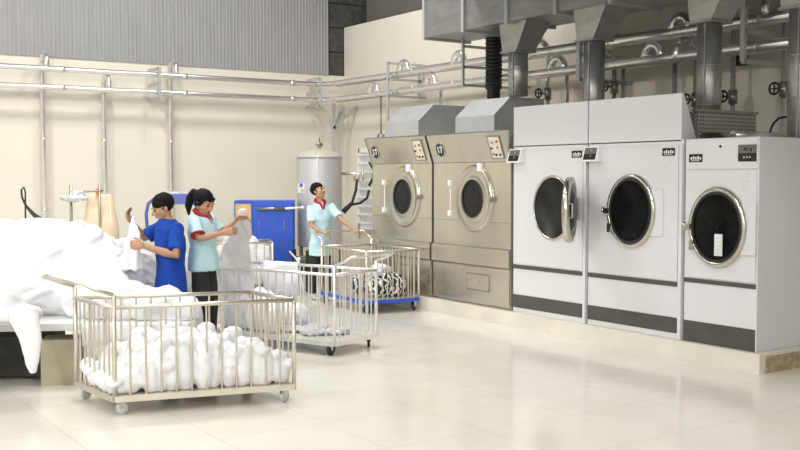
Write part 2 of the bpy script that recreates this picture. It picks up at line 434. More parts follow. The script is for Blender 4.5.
for u, nm in ((566, 'between the first two round chimneys'), (622, 'right of the second chimney'), (673, 'above the tall white board'), (441, 'above the first grey hood')):
    y = ybear(u, XP+.45); m = MB().tube([(XP+.45, y, 0), (XP+.45, y, ZL)], .03, 10)
    tag(obj('drop_pipe', m, 'pipe'), 'plain silver vertical pipe %s' % nm, 'pipe')
# insulated elbows bulging up between the pipes
for u, z0, nm in ((409, ZU, 'highest pale elbow loop beside the square bracket'), (436, ZL, 'pale elbow loop between the pipes above the first grey hood'), (379, ZL, 'pale elbow loop left of the square bracket near the corner'),
              (464, ZU, 'elbow loop behind the ladder bracket'), (562, ZL, 'grey elbow loop between the two round chimneys'), (657, ZL, 'grey elbow loop above the tall white board'), (684, ZU, 'short elbow left of the thickest chimney')):
    y = ybear(u, XP+.1); y2 = y
    pts = [(XP, y, z0)] + [(XP + .18 - .18*math.cos(a), y, z0+.05+.18*math.sin(a)) for a in [PI*i/8 for i in range(9)]] + [(XP+.36, y, z0)]
    pts = [(XP, y+.13*math.cos(a), z0+.02+.15*math.sin(a)) for a in [PI*i/10 for i in range(11)]]
    m = MB().tube(pts, .05, 12).tube([(XP, y-.13, z0+.02), (XP+.33, y-.13, z0+.02)], .03, 10)
    tag(obj('pipe_elbow', m, 'pipe'), nm, 'pipe fitting', 'elbow loops on the pipe run')
# hangers
def hanger(pts_list, label, w=.035):
    m = MB()
    for a, b in pts_list: m.bar(a, b, w)
    return tag(obj('pipe_bracket', m, 'galvbox'), label, 'bracket', 'steel pipe brackets')
for u, nm in ((161, 'square pipe bracket on the back wall above the man in blue'), (321, 'square pipe bracket on the back wall close to the corner')):
    y = YP-.1; x = y*math.tan(YAW + math.atan((u-400)/F0))
    hanger([((x, y, 2.98), (x, y, 3.50)), ((x, y, 3.48), (x, YB, 3.48)), ((x, y, 3.0), (x, YB, 3.0)), ((x, y, 3.24), (x, YB, 3.24))], nm, .045)
y = ybear(388, 9.0)
hanger([((9.0, y, 2.45), (9.0, y, 3.58)), ((9.0, y, 3.56), (XR, y, 3.56)), ((9.0, y, 3.30), (XR, y, 3.30)), ((9.0, y, 3.03), (XR, y, 3.03)), ((9.62, y, 3.03), (9.62, y, 3.56))], 'square pipe bracket with a long leg above the first grey hood')
y = 11.0; x = y*math.tan(YAW + math.atan((462.5-400)/F0))
hanger([((x, y, 2.98), (x, y, 3.66)), ((x, y, 2.99), (9.4, y, 2.99)), ((x, y, 3.24), (9.4, y, 3.24)), ((x, y, 3.52), (9.4, y, 3.52)), ((9.4, y, 2.95), (9.4, y, 3.66)), ((9.4, y, 3.02), (XR, y, 3.02))], 'ladder shaped bracket hanging under the left end of the big duct')
for u, nm in ((578, 'bracket behind the second round chimney'), (741, 'tall bracket right of the thickest round chimney')):
    x = 8.85; y = ybear(u, x)
    hanger([((x, y, 2.92), (x, y, 3.85)), ((x, y, 2.93), (XR, y, 2.93)), ((x, y, 3.24), (XR, y, 3.24)), ((x, y, 3.52), (XR, y, 3.52))], nm, .05)
# thin rod with valve left of the first hood
y = ybear(381, 9.4)
t = thing('valve_rod', (9.4, y, 2.3), 'thin vertical rod with a small valve left of the first grey hood', 'valve')
obj('rod', MB().cyl((9.4, y, 2.35), (9.4, y, ZL), .014, 8), 'steel_dark', t)
obj('valve_body', MB().cyl((9.4, y, 2.32), (9.4, y, 2.46), .05, 10).cyl((9.4, y+.08, 2.42), (9.4, y-.08, 2.42), .03, 8), 'galv', t)
# corner post with diagonal braces
x = (YP-.05)*math.tan(YAW + math.atan((334-400)/F0))
hanger([((x, YP-.05, 1.6), (x, YP-.05, 3.06)), ((x, YP-.05, 2.55), (x+.25, YP+.1, 2.95)), ((x-.02, YP-.05, 2.6), (XR, YP-.05, 3.0))], 'slim upright post with diagonal braces in the room corner', .05)
# black junction box, cable and hoses on the right wall
y = ybear(740, XR)
tag(obj('junction_box', MB().box((XR-.08, y-.07, 3.0), (XR, y+.05, 3.25)), 'black'), 'small black box on the wall right of the thickest chimney', 'box')

# main extract duct
X0, X1, DZ0, DZ1 = 8.0, 8.75, 3.616, 4.10
t = thing('extract_duct', (8.4, 5, DZ0), 'large rectangular grey sheet metal duct overhead, above the dryers', 'duct')
obj('duct_body', MB().box((X0, 1.0, DZ0), (X1, 11.19, DZ1)), 'galv', t)
yy = 11.17
while yy > 1.2:
    f = MB()
    f.box((X0-.03, yy-.025, DZ0-.03), (X1+.03, yy+.025, DZ0)).box((X0-.03, yy-.025, DZ1), (X1+.03, yy+.025, DZ1+.03))
    f.box((X0-.03, yy-.025, DZ0), (X0, yy+.025, DZ1)).box((X1, yy-.025, DZ0), (X1+.03, yy+.025, DZ1))
    obj('flange', f, 'galvbox', t); yy -= .86
# a smaller duct and darker boxes behind, overhead right
tag(obj('extract_duct', MB().box((8.95, 1.0, 3.78), (9.55, 8.9, 4.25)), 'galv'), 'darker rear duct running above the pipes close to the wall', 'duct')
CH = [(9.72, 2.735, 'first round chimney, from the grey hood of the right steel dryer'), (8.41, 2.095, 'slim round chimney behind the left white dryer board'),
      (6.80, 2.095, 'widest looking round chimney, behind the right end of the tall white board'), (5.75, 2.095, 'round chimney cut by the right edge of the picture')]
for yf, zb, lab in CH:
    t = thing('exhaust_chimney', (8.3, yf-.13, zb), lab, 'chimney', 'round metal chimneys joining the duct')
    zt, zm = DZ0, 3.28
    obj('transition_hood', MB().hexa([(8.15, yf-.26, zm), (8.45, yf-.26, zm), (8.45, yf, zm), (8.15, yf, zm), (8.1, yf-.50, zt), (8.5, yf-.50, zt), (8.5, yf, zt), (8.1, yf, zt)])
        .box((8.13, yf-.28, zm-.015), (8.47, yf+.02, zm+.01)), 'galv', t)
    m = MB().cyl((8.3, yf-.13, zb), (8.3, yf-.13, zm), .122, 28)
    for z in (zb+.35, zb+.75): 
        if z < zm: m.cyl((8.3, yf-.13, z), (8.3, yf-.13, z+.012), .127, 28)
    m.bar((8.185, yf-.17, zb), (8.185, yf-.17, zm), .012, .02)
    obj('round_pipe', m, 'galv', t)
# corrugated black hose under the left end of the duct
m = MB()
for k in range(14): m.ring((8.82, 10.70, 2.95+k*.05), (0,0,1), .09, .03, 16, 6)
m.cyl((8.82, 10.70, 2.75), (8.82, 10.70, 3.66), .09, 16)
tag(obj('flexible_hose', m, 'black'), 'black ribbed hose hanging beneath the left end of the big duct', 'hose')

# ------------------------------------------------------------------ dryers (local: front plane x=0 facing -x, +y to the far side, z=0 at plinth)
PZ = .17; FX = 7.61
def disc(mb, c, r, t, n=40): return mb.cyl((c[0], c[1], c[2]), (c[0]-t, c[1], c[2]), r, n)
def steel_dryer(y0, y1, label, emblem_y, scuff):
    W = y1-y0; t = thing('steam_dryer', (FX, (y0+y1)/2, PZ), label, 'dryer', 'stainless steel tumble dryers')
    h = W/2 - .012; Z = 1.737
    b = MB().box((0, -h, .03), (1.25, h, Z)); b.box((.03, -h, Z), (1.25, h, 2.06)); b.box((.05, -h+.03, 0), (1.2, h-.03, .03))
    obj('body', b, 'steel', t, True, .006)
    # forward-leaning control fascia
    p0, p1 = (0, Z), (-.12, 2.09)
    obj('control_fascia', MB().prism([(0, Z), (-.12, 2.08), (-.10, 2.10), (.03, 2.10), (.03, Z)], 'y', -h, h), 'steel', t, True, .004)
    obj('fascia_gap', MB().prism([(.002, Z), (-.125, 2.09), (.03, 2.10), (.03, Z)], 'y', h, h+.012), 'black', t, True)
    nrm = V((-(2.08-Z), 0, -.12)).normalized(); upv = V((-.12, 0, 2.08-Z)).normalized(); s0 = V((0, 0, Z))
    def fp(y, k, off=0): return s0 + upv*k + V((0, y, 0)) + nrm*off
    def fquad(mb, ya, yb, ka, kb, off, th=.006):
        return mb.hexa([fp(ya,ka,off), fp(yb,ka,off), fp(yb,ka,off+th), fp(ya,ka,off+th), fp(ya,kb,off), fp(yb,kb,off), fp(yb,kb,off+th), fp(ya,kb,off+th)])
    pn = obj('control_panel', fquad(MB(), -h+.30, -h+.10, .05, .31, .001), 'label', t, True, label='ivory control plate')
    fr = MB()
    for ya, yb, ka, kb in ((-h+.31,-h+.09,.04,.05), (-h+.31,-h+.09,.31,.32), (-h+.31,-h+.30,.05,.31), (-h+.10,-h+.09,.05,.31)): fquad(fr, ya, yb, ka, kb, .001, .012)
    obj('panel_frame', fr, 'steel_dark', pn, True)
    for (yy, kk, c) in ((.15, .25, 'red'), (.24, .24, 'steel_dark'), (.16, .18, 'copper'), (.26, .10, 'copper'), (.21, .09, 'black'), (.14, .09, 'black'), (.2, .17, 'whitep'), (.27, .17, 'black')):
        obj('button', MB().cyl(fp(-h+yy, kk, .006), fp(-h+yy, kk, .02), .014, 10), c, pn, True)
    em = obj('round_emblem', MB().cyl(fp(emblem_y, .17, .001), fp(emblem_y, .17, .008), .085, 28), 'display_dark', t, True)
    tx = text_mb('17', .115, .002)
    for i, p in enumerate(tx.v): tx.v[i] = fp(emblem_y - p.x, .17 + p.y, .010 + p.z)
    obj('emblem_number', tx, 'whitep', em, True)
    obj('emblem_rim', MB().ring(fp(emblem_y, .17, .006), nrm, .088, .006, 28, 6), 'chrome', em, True)
    # round door
    zc = 1.465 - PZ; dy = -.09
    d = MB().lathe((0, dy, zc), (-1, 0, 0), [(.405, .0), (.405, .02), (.39, .035), (.37, .035), (.35, .022), (.26, .03), (.235, .045), (.225, .03)], 48)
    d.ring((-.004, dy, zc), (-1, 0, 0), .41, .008, 48, 6)
    dr = obj('door', d, 'steel', t, True)
    obj('door_gasket', MB().ring((-.04, dy, zc), (-1, 0, 0), .222, .014, 40, 8), 'black', dr, True)
    obj('door_glass', MB().lathe((-.0, dy, zc), (-1, 0, 0), [(.22, .03), (.2, .042), (.1, .048), (0, .05)], 40), 'drum', dr, True)
    obj('latch', MB().box((-.045, -.52, zc-.025), (0, -.465, zc+.025)).cyl((-.045, -.485, zc-.035), (-.045, -.485, zc+.035), .014, 10), 'steel_dark', dr, True)
    m = MB()
    for zz in (-.19, .19): m.box((-.03, .37, zc+zz-.035), (0, .42, zc+zz+.035))
    m.box((-.008, .39, zc-.17), (0, .40, zc+.17)); obj('door_hinge', m, 'whitep', t, True)
    dr.scale.y = .88; dr.location.y = dy*.12
    obj('door_switch', MB().box((-.05, -.26, Z-.11), (0, -.18, Z-.01)), 'whitep', t, True, .01)
    # folded band and lower service panel
    obj('front_band', MB().prism([(0, .72), (-.035, .70), (-.035, .50), (0, .475)], 'y', -h-.004, h), 'steel', t, True)
    obj('lower_panel', MB().box((-.012, -h+.01, .05), (0, h-.005, .47)), 'steel', t, True, .004)
    obj('flap_outline', MB().box((-.016, -.40, .18), (-.012, .04, .39)), 'steel_dark', t, True)
    pl = obj('service_flap', MB().box((-.022, -.385, .195), (-.012, .025, .375)), 'steel', t, True)
    obj('flap_catch', MB().cyl((-.02, -.2, .28), (-.035, -.2, .28), .016, 12), 'chrome', pl, True)
    obj('seam', MB().bar((-.003, -h, 1.02), (-.003, h, 1.02), .005), 'steel_dark', t, True)
    # hood on top, set back
    yh0, yh1 = (9.67 - (y0+y1)/2, 10.46-(y0+y1)/2) if y0 < 9.5 else (11.3-(y0+y1)/2, 12.1-(y0+y1)/2)
    obj('hood', MB().prism([(.37, 2.06), (.37, 2.33), (.63, 2.56), (1.2, 2.56), (1.2, 2.06)], 'y', yh0, yh1), 'galvbox', t, True, .004)
    return t
steel_dryer(8.90, 10.44, 'stainless steel tumble dryer next to the white dryers, round emblem and grey hood', .54, 0)
steel_dryer(10.46, 11.90, 'farthest stainless steel tumble dryer, partly behind the blue based cart', .54, 1)

def white_dryer(y0, y1, label, group, kind):
    W = y1-y0; t = thing('tumble_dryer', (FX, (y0+y1)/2, PZ), label, 'dryer', group)
    h = W/2 - .008; tall = kind != 'C'
    H = 2.36-.30-.02 if False else (1.89+.03)
    obj('cabinet', MB().box((0, -h, 0), (1.22, h, H)), 'white', t, True, .006)
    nf = .025 if tall else 0           # frame strip at the near side
    ya, yb = -h+.10*(1 if tall else .0)+.02, h-.02
    # charcoal bands
    if tall:
        kz0, kz1, s0, s1 = .055, .205, .505, .55
    else:
        kz0, kz1, s0, s1 = .0, .20, .565, .605
    yn = -h+.048 if tall else -h+.012
    obj('kick_band', MB().box((-.006, yn, kz0), (0, h-.004, kz1)), 'charcoal', t, True, label='charcoal kick band')
    obj('trim_strip', MB().box((-.008, yn, s0), (0, h-.004, s1)), 'charcoal', t, True, label='thin charcoal strip')
    obj('front_panel', MB().box((-.012, yn+.005, s1+.01), (0, h-.012, 1.86 if tall else 1.62)), 'white', t, True, .004)
    if tall: obj('corner_post', MB().box((-.02, -h, 0), (0, -h+.038, 1.87)), 'white', t, True, .004)
    else:
        obj('top_fascia', MB().box((-.012, -h+.01, 1.635), (0, h-.01, 1.91)), 'white', t, True, .004)
        obj('screw', MB().cyl((-.012, .0, 1.84), (-.02, .0, 1.84), .012, 12), 'black', t, True)
    zc = (1.39 if tall else 1.27) - PZ; R = .345 if kind == 'A' else .360
    yc = {'A': (8.19-(y0+y1)/2), 'B': (7.03-(y0+y1)/2), 'C': (5.975-(y0+y1)/2)}[kind]
    # port: dark drum seen through the opening
    d = obj('drum_opening', MB().lathe((-.0, yc, zc), (-1, 0, 0), [(0, .013), (R-.02, .013), (R-.02, .02), (R, .02), (R, .0)], 48), 'drum', t, True)
    if kind == 'A':
        obj('opening_rim', MB().ring((-.02, yc, zc), (-1, 0, 0), R, .014, 48, 8), 'chrome', t, True)
        hy = yc - R - .02; a = math.radians(52)
        dirv = V((-math.sin(a), -math.cos(a), 0)); nv = V((math.cos(a), -math.sin(a), 0))
        cc = V((-.03, hy, zc)) + dirv*(R+.01)
        dm = MB().lathe(cc, nv, [(R*.80, -.03), (R*.86, -.045), (R*.98, -.035), (R, 0), (R*.98, .03), (R*.84, .035), (R*.78, .02), (R*.80, -.03)], 48)
        dr = obj('open_door', dm, 'chrome', t, True, label='round chrome door standing open')
        obj('door_glass', MB().lathe(cc, nv, [(R*.8, .0), (R*.5, .05), (0, .07), (0, .06), (R*.5, .04), (R*.8, -.01)], 40), 'glass', dr, True)
        obj('door_hinge', MB().box((-.06, hy-.05, zc-.12), (0, hy+.02, zc+.12)), 'chrome', t, True)
        obj('handle', MB().tube([cc+dirv*R*.95+V((0,0,-.07))+nv*.03, cc+dirv*R*.95+V((0,0,-.07))+nv*.07, cc+dirv*R*.95+V((0,0,.07))+nv*.07, cc+dirv*R*.95+V((0,0,.07))+nv*.03], .01, 8), 'steel_dark', dr, True)
    else:
        dm = MB().lathe((0, yc, zc), (-1, 0, 0), [(R+.015, .0), (R+.015, .03), (R, .055), (R-.018, .060), (R-.036, .05), (R-.04, .03)], 56)
        dr = obj('door', dm, 'chrome', t, True, label='round door with chrome rim')
        obj('door_gasket', MB().ring((-.045, yc, zc), (-1, 0, 0), R-.045, .016, 48, 8), 'black', dr, True)
        obj('door_glass', MB().lathe((0, yc, zc), (-1, 0, 0), [(R-.035, .035), (R*.6, .05), (R*.3, .055), (0, .057)], 48), 'glass', dr, True)
        m = MB()
        for k in range(3):
            a = PI/6 + 2*PI*k/3
            m.bar((-.024, yc, zc), (-.024, yc+(R-.07)*math.cos(a), zc+(R-.07)*math.sin(a)), .02, .008)
        obj('drum_rib', m, 'steel_dark', d, True)
        m = MB().box((-.075, yc+R-.03, zc-.03), (-.03, yc+R+.06, zc+.02)); m.cyl((-.06, yc+R+.05, zc-.045), (-.06, yc+R+.05, zc+.035), .018, 12)
        obj('door_latch', m, 'chrome', dr, True)
        m = MB().box((-.07, yc+R*.80, zc-R*.62), (-.04, yc+R*.80+.05, zc-R*.62+.09)); obj('door_catch', m, 'chrome', dr, True)
        obj('hinge_cover', MB().box((-.03, yc-R-.05, zc-.24), (0, yc-R+.11, zc+.22)), 'white', t, True, .006)
    SQ = .86
    for ob in [o_ for o_ in col.objects if o_.parent == t and o_.name.split('.')[0] in ('drum_opening', 'opening_rim', 'door')]:
        ob.scale.y = SQ; ob.location.y = yc*(1-SQ)
    # rating plate and display
    nz = 1.80 if kind != 'C' else 1.735
    ny = {'A': -h+.14, 'B': -h+.17, 'C': h-.13}[kind]
    pl = obj('name_plate', MB().box((-.02, ny-.075, nz-.035), (-.012, ny+.075, nz+.04)), 'display_dark', t, True, label='small black name plate')
    m = MB()
    for k in range(5): m.box((-.0225, ny+.055-.026*k, nz-.012), (-.02, ny+.055-.026*k-.016, nz+.012 + .008*(k % 2)))
    m.box((-.0225, ny-.05, nz-.024), (-.02, ny+.05, nz-.019)); obj('plate_marks', m, 'paper', pl, True)
    obj('lock_knob', MB().cyl((-.012, ny, nz-.08), (-.022, ny, nz-.08), .018, 14), 'paper', t, True)
    if tall:
        # tilted controller box at the far edge
        cy0, cy1 = h-.20, h+.02
        hz, lz = 1.88, 1.72
        bx = obj('controller', MB().prism([(0, hz), (-.05, hz), (-.10, lz), (0, lz)], 'y', cy0, cy1), 'whitep', t, True, .004, label='white tilted controller with grey screen')
        def q(mb, fa, fb, ka, kb, off):
            def pt(f, k, o): return (-.05-.05*k - o, cy1+(cy0-cy1)*f, hz-(hz-lz)*k + o*.25)
            return mb.hexa([pt(fa,kb,0), pt(fb,kb,0), pt(fb,kb,off), pt(fa,kb,off), pt(fa,ka,0), pt(fb,ka,0), pt(fb,ka,off), pt(fa,ka,off)])
        obj('screen', q(MB(), .12, .9, .1, .5, .005), 'display', bx, True)
        obj('keypad', q(MB(), .12, .9, .5, .88, .005), 'display_dark', bx, True)
        obj('key_mark', q(q(MB(), .5, .62, .2, .35, .007), .55, .6, .55, .7, .007), 'brass', bx, True)
        # tall board above and its slanted end
        obj('top_board', MB().prism([(0, 1.90), (0, 2.36), (.03, 2.36), (.22, 1.92), (.22, 1.90)], 'y', -h + (.03 if kind == 'B' else 0), h+.006), 'white', t, True, .003, label='tall white board above the machine')
    else:
        sc_ = obj('control_display', MB().box((-.02, -h+.02, 1.70), (-.012, -h+.21, 1.775)), 'display_dark', t, True)
        obj('display_top', MB().box((-.02, -h+.02, 1.775), (-.012, -h+.21, 1.85)), 'display', t, True)
        m = MB().cyl((-.02, -h+.13, 1.81), (-.03, -h+.13, 1.81), .012, 12); m.box((-.024, -h+.08, 1.79), (-.02, -h+.065, 1.82)); obj('display_button', m, 'black', sc_, True)
        m = MB()
        for k in range(3): m.box((-.023, -h+.08+.03*k, 1.73), (-.02, -h+.09+.03*k, 1.745))
        obj('display_marks', m, 'paper', sc_, True)
        m = MB().box((-.015, -h+.09, 1.41), (-.012, -h+.18, 1.61)); n_ = obj('instruction_label', m, 'paper', t, True)
        m = MB()
        for k in range(8): m.box((-.017, -h+.10, 1.43+k*.022), (-.015, -h+.17, 1.435+k*.022))
        obj('label_lines', m, 'galvbox', n_, True)
        m = MB().box((-.068, yc-.10, zc-.26), (-.06, yc+.0, zc-.06)); n_ = obj('door_notice', m, 'paper', dr, True, label='white paper notice on the glass')
        m = MB()
        for k in range(5): m.box((-.0695, yc-.09, zc-.24+k*.035), (-.068, yc-.01, zc-.235+k*.035))
        obj('notice_lines', m, 'galvbox', n_, True)
    return t
white_dryer(7.67, 8.87, 'white tumble dryer with its round chrome door hanging open', 'white tumble dryers', 'A')
white_dryer(6.39, 7.66, 'white tumble dryer in the middle, door closed, tall board above', 'white tumble dryers', 'B')
white_dryer(5.55, 6.38, 'lower white tumble dryer at the right end, paper notice on its glass', 'white tumble dryers', 'C')
# perforated lint box behind the tall board, pipe lying on top of the last dryer
t = thing('lint_filter_box', (8.15, 6.75, PZ+1.92), 'grey perforated lint box with capped edge behind the tall white board', 'filter box')
obj('mesh_box', MB().box((7.86, 6.43, PZ+1.922), (8.15, 7.3, 2.36)).box((8.15, 6.55, PZ+1.922), (8.16, 6.6, 2.3)), 'mesh', t)
obj('mesh_side', MB().box((7.84, 6.415, PZ+1.922), (8.72, 6.43, 2.36)), 'mesh', t)
obj('cap_rail', MB().box((7.78, 6.40, 2.36), (8.74, 6.45, 2.385)), 'steel_dark', t)
m = MB().tube([(8.0, 5.9, 2.14), (8.1, 5.75, 2.14), (8.8, 5.72, 2.14)], .035, 12); m.cyl((7.86, 6.05, 2.09), (7.86, 6.05, 2.18), .09, 14)
m = MB().cyl((8.05, 6.18, 2.135), (8.83, 6.18, 2.135), .04, 14)
for x in (8.1, 8.75): m.box((x-.02, 6.14, 2.09), (x+.02, 6.22, 2.12))
tag(obj('gas_pipe', m, 'pipe'), 'thin horizontal pipe lying on top of the right end dryer', 'pipe')
m = MB().cyl((7.72, 6.28, 2.115), (8.02, 6.28, 2.115), .022, 10).box((7.78, 6.24, 2.09), (7.96, 6.33, 2.15))
tag(obj('motor_fitting', m, 'black'), 'small dark fitting on top of the right end dryer', 'fitting')
for k, (ya, nm) in enumerate(((6.0, 'black cable looping up behind the right end dryer, nearer the camera'), (6.28, 'black cable looping up behind the right end dryer, nearer the board'))):
    m = MB().tube([(8.75, ya, 2.09)] + [(8.75+.25-.25*math.cos(a), ya, 2.12+.22*math.sin(a)) for a in [PI*i/8 for i in range(1, 8)]] + [(9.25, ya, 2.0), (9.3, ya, 0)], .012, 8)
    tag(obj('cable', m, 'black'), nm, 'cable')

# ------------------------------------------------------------------ tank, compressor and things by the back wall
TC = at(319.5, 200, 16.3); TC.z = 0
t = thing('water_tank', TC, 'tall grey cylindrical water tank on legs behind the man pushing a cart', 'tank')
RTK = .365
obj('shell', MB().lathe((0,0,0), (0,0,1), [(0, .60), (RTK-.002, .605), (RTK, .62), (RTK, .64), (RTK, 2.0), (RTK, 2.03), (RTK+.008, 2.03), (RTK+.008, 2.06), (RTK, 2.06), (RTK-.03, 2.07)], 48), 'tank', t, True)
obj('dome', MB().lathe((0,0,0), (0,0,1), [(RTK-.01, 2.06), (RTK*.8, 2.12), (RTK*.45, 2.165), (.05, 2.185), (0, 2.185)], 40), 'tank_top', t, True)
obj('top_valve', MB().cyl((0,0,2.17), (0,0,2.29), .025, 10).cyl((-.05,0,2.25), (.05,0,2.25), .03, 8).cyl((0,0,2.29), (0,0,2.36), .012, 8), 'steel_dark', t, True)
s_ang = -YAW - PI/2
m = MB().bar(-FW*(RTK+.004)+RT*.0+V((0,0,.62)), -FW*(RTK+.004)+V((0,0,2.03)), .02, .012); obj('seam_strip', m, 'whitep', t, True)
for k in range(4):
    a = PI/4 + k*PI/2; p = V((math.cos(a), math.sin(a), 0))*(RTK-.05)
    obj('leg', MB().bar(p, p+V((0,0,.66)), .05), 'steel_dark', t, True)
m = MB().box((-.3,-.3,.3), (.3,.3,.33)); obj('shelf', m, 'steel_dark', t, True)
ba = -FW*.93 - RT*.36; ba.normalize()
def onb(a, z, off): 
    d = (-FW*math.cos(a) + RT*math.sin(a)); return d*(RTK+off) + V((0,0,z))
def patch(mb, a0, a1, z0, z1):
    k = 5; vs = []
    for i in range(k+1):
        a = a0+(a1-a0)*i/k
        vs += [onb(a, z0, .001), onb(a, z1, .001), onb(a, z1, .006), onb(a, z0, .006)]
    fs = [(4*i+j, 4*i+(j+1)%4, 4*i+4+(j+1)%4, 4*i+4+j) for i in range(k) for j in range(4)] + [(3,2,1,0), (4*k, 4*k+1, 4*k+2, 4*k+3)]
    return mb.add(vs, fs)
lb = obj('sticker', patch(MB(), -1.15, -.62, 1.47, 1.62), 'whitep', t, True, label='white sticker with blue and yellow blocks')
obj('sticker_blue', patch(MB(), -.95, -.72, 1.56, 1.62), 'blue', lb, True)
obj('sticker_yellow', patch(MB(), -.85, -.66, 1.48, 1.535), 'yellow', lb, True)
# pipe from tank to wall with black y hose
p0 = TC + RT*RTK + V((0,0,1.78)); p1 = p0 + RT*.32
m = MB().tube([p0, p1, p1+V((0,0,-.02))], .022, 8)
for k in range(3): m.cyl(p1+RT*(-.12+.07*k)+V((0,0,.03)), p1+RT*(-.12+.07*k)-V((0,0,.12)), .02, 8)
tag(obj('water_pipe', m, 'rail'), 'short pipe with small valves leaving the right side of the tank', 'pipe')
d = 16.0
m = MB().tube([at(357, 179, d), at(356, 190, d), at(352, 203, d), at(349, 206, d)], .022, 8)
m.tube([at(369, 190, d), at(367, 198, d), at(360, 203, d), at(350, 205, d)], .022, 8)
m.tube([at(352, 203, d), at(343, 212, d)], [.03, .045], 8)
tag(obj('branching_hose', m, 'black'), 'black branching hose to the right of the standing man in pale shirt', 'hose')
m = MB().tube([at(369, 162, d)+V((0,0,0)), at(374, 170, d), at(373, 178, d), at(369, 186, d)], .02, 8)
tag(obj('coiled_cable', m, 'black'), 'short black cable in front of the barred window', 'cable')
# blue compressor
CW = at(264, 230, 15.6)
ang = -YAW + math.radians(4)
t = thing('air_compressor', V((CW.x, CW.y, 0)), 'bright blue metal cabinet with ochre side panel by the back wall', 'cabinet', None, ang)
hw = .46
obj('housing', MB().box((-hw, 0, .28), (hw, .55, 1.36)), 'blue', t, True, .012)
obj('base_frame', MB().box((-hw+.03, .04, 0), (hw-.03, .52, .28)), 'void', t, True)
op = obj('ochre_panel', MB().box((-hw+.02, -.008, .60), (-.20, 0, 1.31)), 'ochre', t, True, label='ochre panel')
obj('panel_trim', MB().box((-hw, -.012, 1.31), (-.19, 0, 1.36)).box((-hw, -.012, .28), (-hw+.02, 0, 1.31)).box((-.20, -.012, .28), (-.185, 0, 1.31)), 'blue', t, True)
obj('door_panel', MB().box((-.17, -.01, .32), (hw-.02, 0, 1.32)), 'blue', t, True, .004)
for x in (-.07, .32): obj('slot_handle', MB().box((x-.02, -.016, .85+.05), (x+.02, -.01, 1.06)).ell((x, -.016, .98), (.02, .006, .06), 10, 6), 'blue_dull', t, True)
m = MB().cyl((-.1, -.04, 1.235), (.32, -.04, 1.235), .028, 12)
obj('filter_cylinder', m, 'steel_dark', t, True)
obj('air_outlet', MB().cyl((.32, -.04, 1.235), (hw+.14, -.04, 1.25), .018, 10).ell((hw+.14, -.04, 1.25), (.03,.03,.03), 10, 6), 'whitep', t, True)
# dark frame machine between cabinet and tank
pA = at(300, 280, 15.2); pA.z = 0
t = thing('pump_stand', pA, 'dark low pump stand between the blue cabinet and the tank', 'pump')
m = MB()
for r_, d_ in ((-.1,-.15), (.12,-.15), (-.1,.15), (.12,.15)): m.bar(RT*r_+FW*d_, RT*r_+FW*d_+V((0,0,.62)), .035)
m.box((-.2,-.2,.30), (.2,.2,.33)); obj('frame', m, 'void', t, True)
obj('motor', MB().cyl((-.12,0,.44), (.12,0,.44), .09, 18), 'steel_dark', t, True)
# pale broom handle leaning by the cart
m = MB().tube([at(289, 257, 13.9), at(297, 263, 13.6)], .012, 8)
m = MB().tube([gp(-1.66, 15.1, .60), gp(-1.50, 14.8, .48), gp(-1.40, 14.6, .0)], .014, 8)
tag(obj('mop_handle', m, 'whitep'), 'pale stick leaning in front of the blue cabinet base', 'stick')
# blue feeder machine behind the two workers
pF = at(168, 200, 13.2); pF.z = 0
t = thing('ironing_feeder', pF, 'dull blue machine beam with curved guard behind the man in blue', 'machine', None, -YAW)
obj('beam', MB().box((-.05, -.1, 1.37), (.42, .15, 1.51)), 'blue_dull', t, True, .01)
obj('top_plate', MB().box((-.05, -.08, 1.51), (.28, .1, 1.535)), 'plastic_film', t, True)
obj('curved_guard', MB().tube([(-.05, 0, 1.47), (-.17, 0, 1.45), (-.26, 0, 1.38), (-.29, 0, 1.24), (-.27, 0, .9)], .022, 10), 'blue_dull', t, True)
for x in (-.02, .39): obj('leg', MB().box((x-.03, -.05, 0), (x+.03, .05, 1.37)), 'blue_dull', t, True)
# stand with plastic film, peach canvas bag on a stand, cable loop
pS = at(71, 200, 13.0); pS.z = 0
t = thing('film_stand', pS, 'dark pole with side arm holding crumpled grey plastic film', 'stand', None, -YAW)
obj('pole', MB().cyl((0,0,0), (0,0,1.62), .018, 10), 'steel_dark', t, True)
obj('arm', MB().cyl((-.02,0,1.53), (.42,0,1.55), .012, 8), 'steel_dark', t, True)
obj('base', MB().cyl((0,0,0), (0,0,.03), .2, 20), 'steel_dark', t, True)
fm = cloth([((.02,0,1.45), (.16,.07,.045)), ((.13,0,1.45), (.1,.07,.04)), ((.08,0,1.52), (.10,.03,.03))], .012, .02, 14, 3)
obj('plastic_film', fm, 'plastic_film', t, True)
pC = at(99.5, 205, 13.4); pC.z = 0
t = thing('canvas_bag_stand', pC, 'peach canvas bag hanging wide at the bottom from a thin stand', 'bag', None, -YAW)
cb = MB().rings([((0,0,1.50), (.15,0,0), (0,.05,0)), ((0,0,1.48), (.17,0,0), (0,.07,0)), ((.0,0,1.3), (.20,0,0), (0,.12,0)), ((.01,0,1.1), (.235,0,0), (0,.15,0)), ((.01,0,.5), (.27,0,0), (0,.2,0))], 24)
obj('canvas_bag', cb, 'peach', t, True)
for x0, x1 in ((-.13, -.2), (.15, .2)): obj('strap', MB().bar((x0, -.075, 1.5), (x1*1.0, -.145, 1.12), .018, .006), 'whitep', t, True)
obj('pole', MB().cyl((.05,-.16,0), (.05,-.16,1.62), .015, 8), 'steel_dark', t, True)
obj('clip', MB().box((-.02,-.1,1.5), (.02,.0,1.57)), 'copper', t, True)

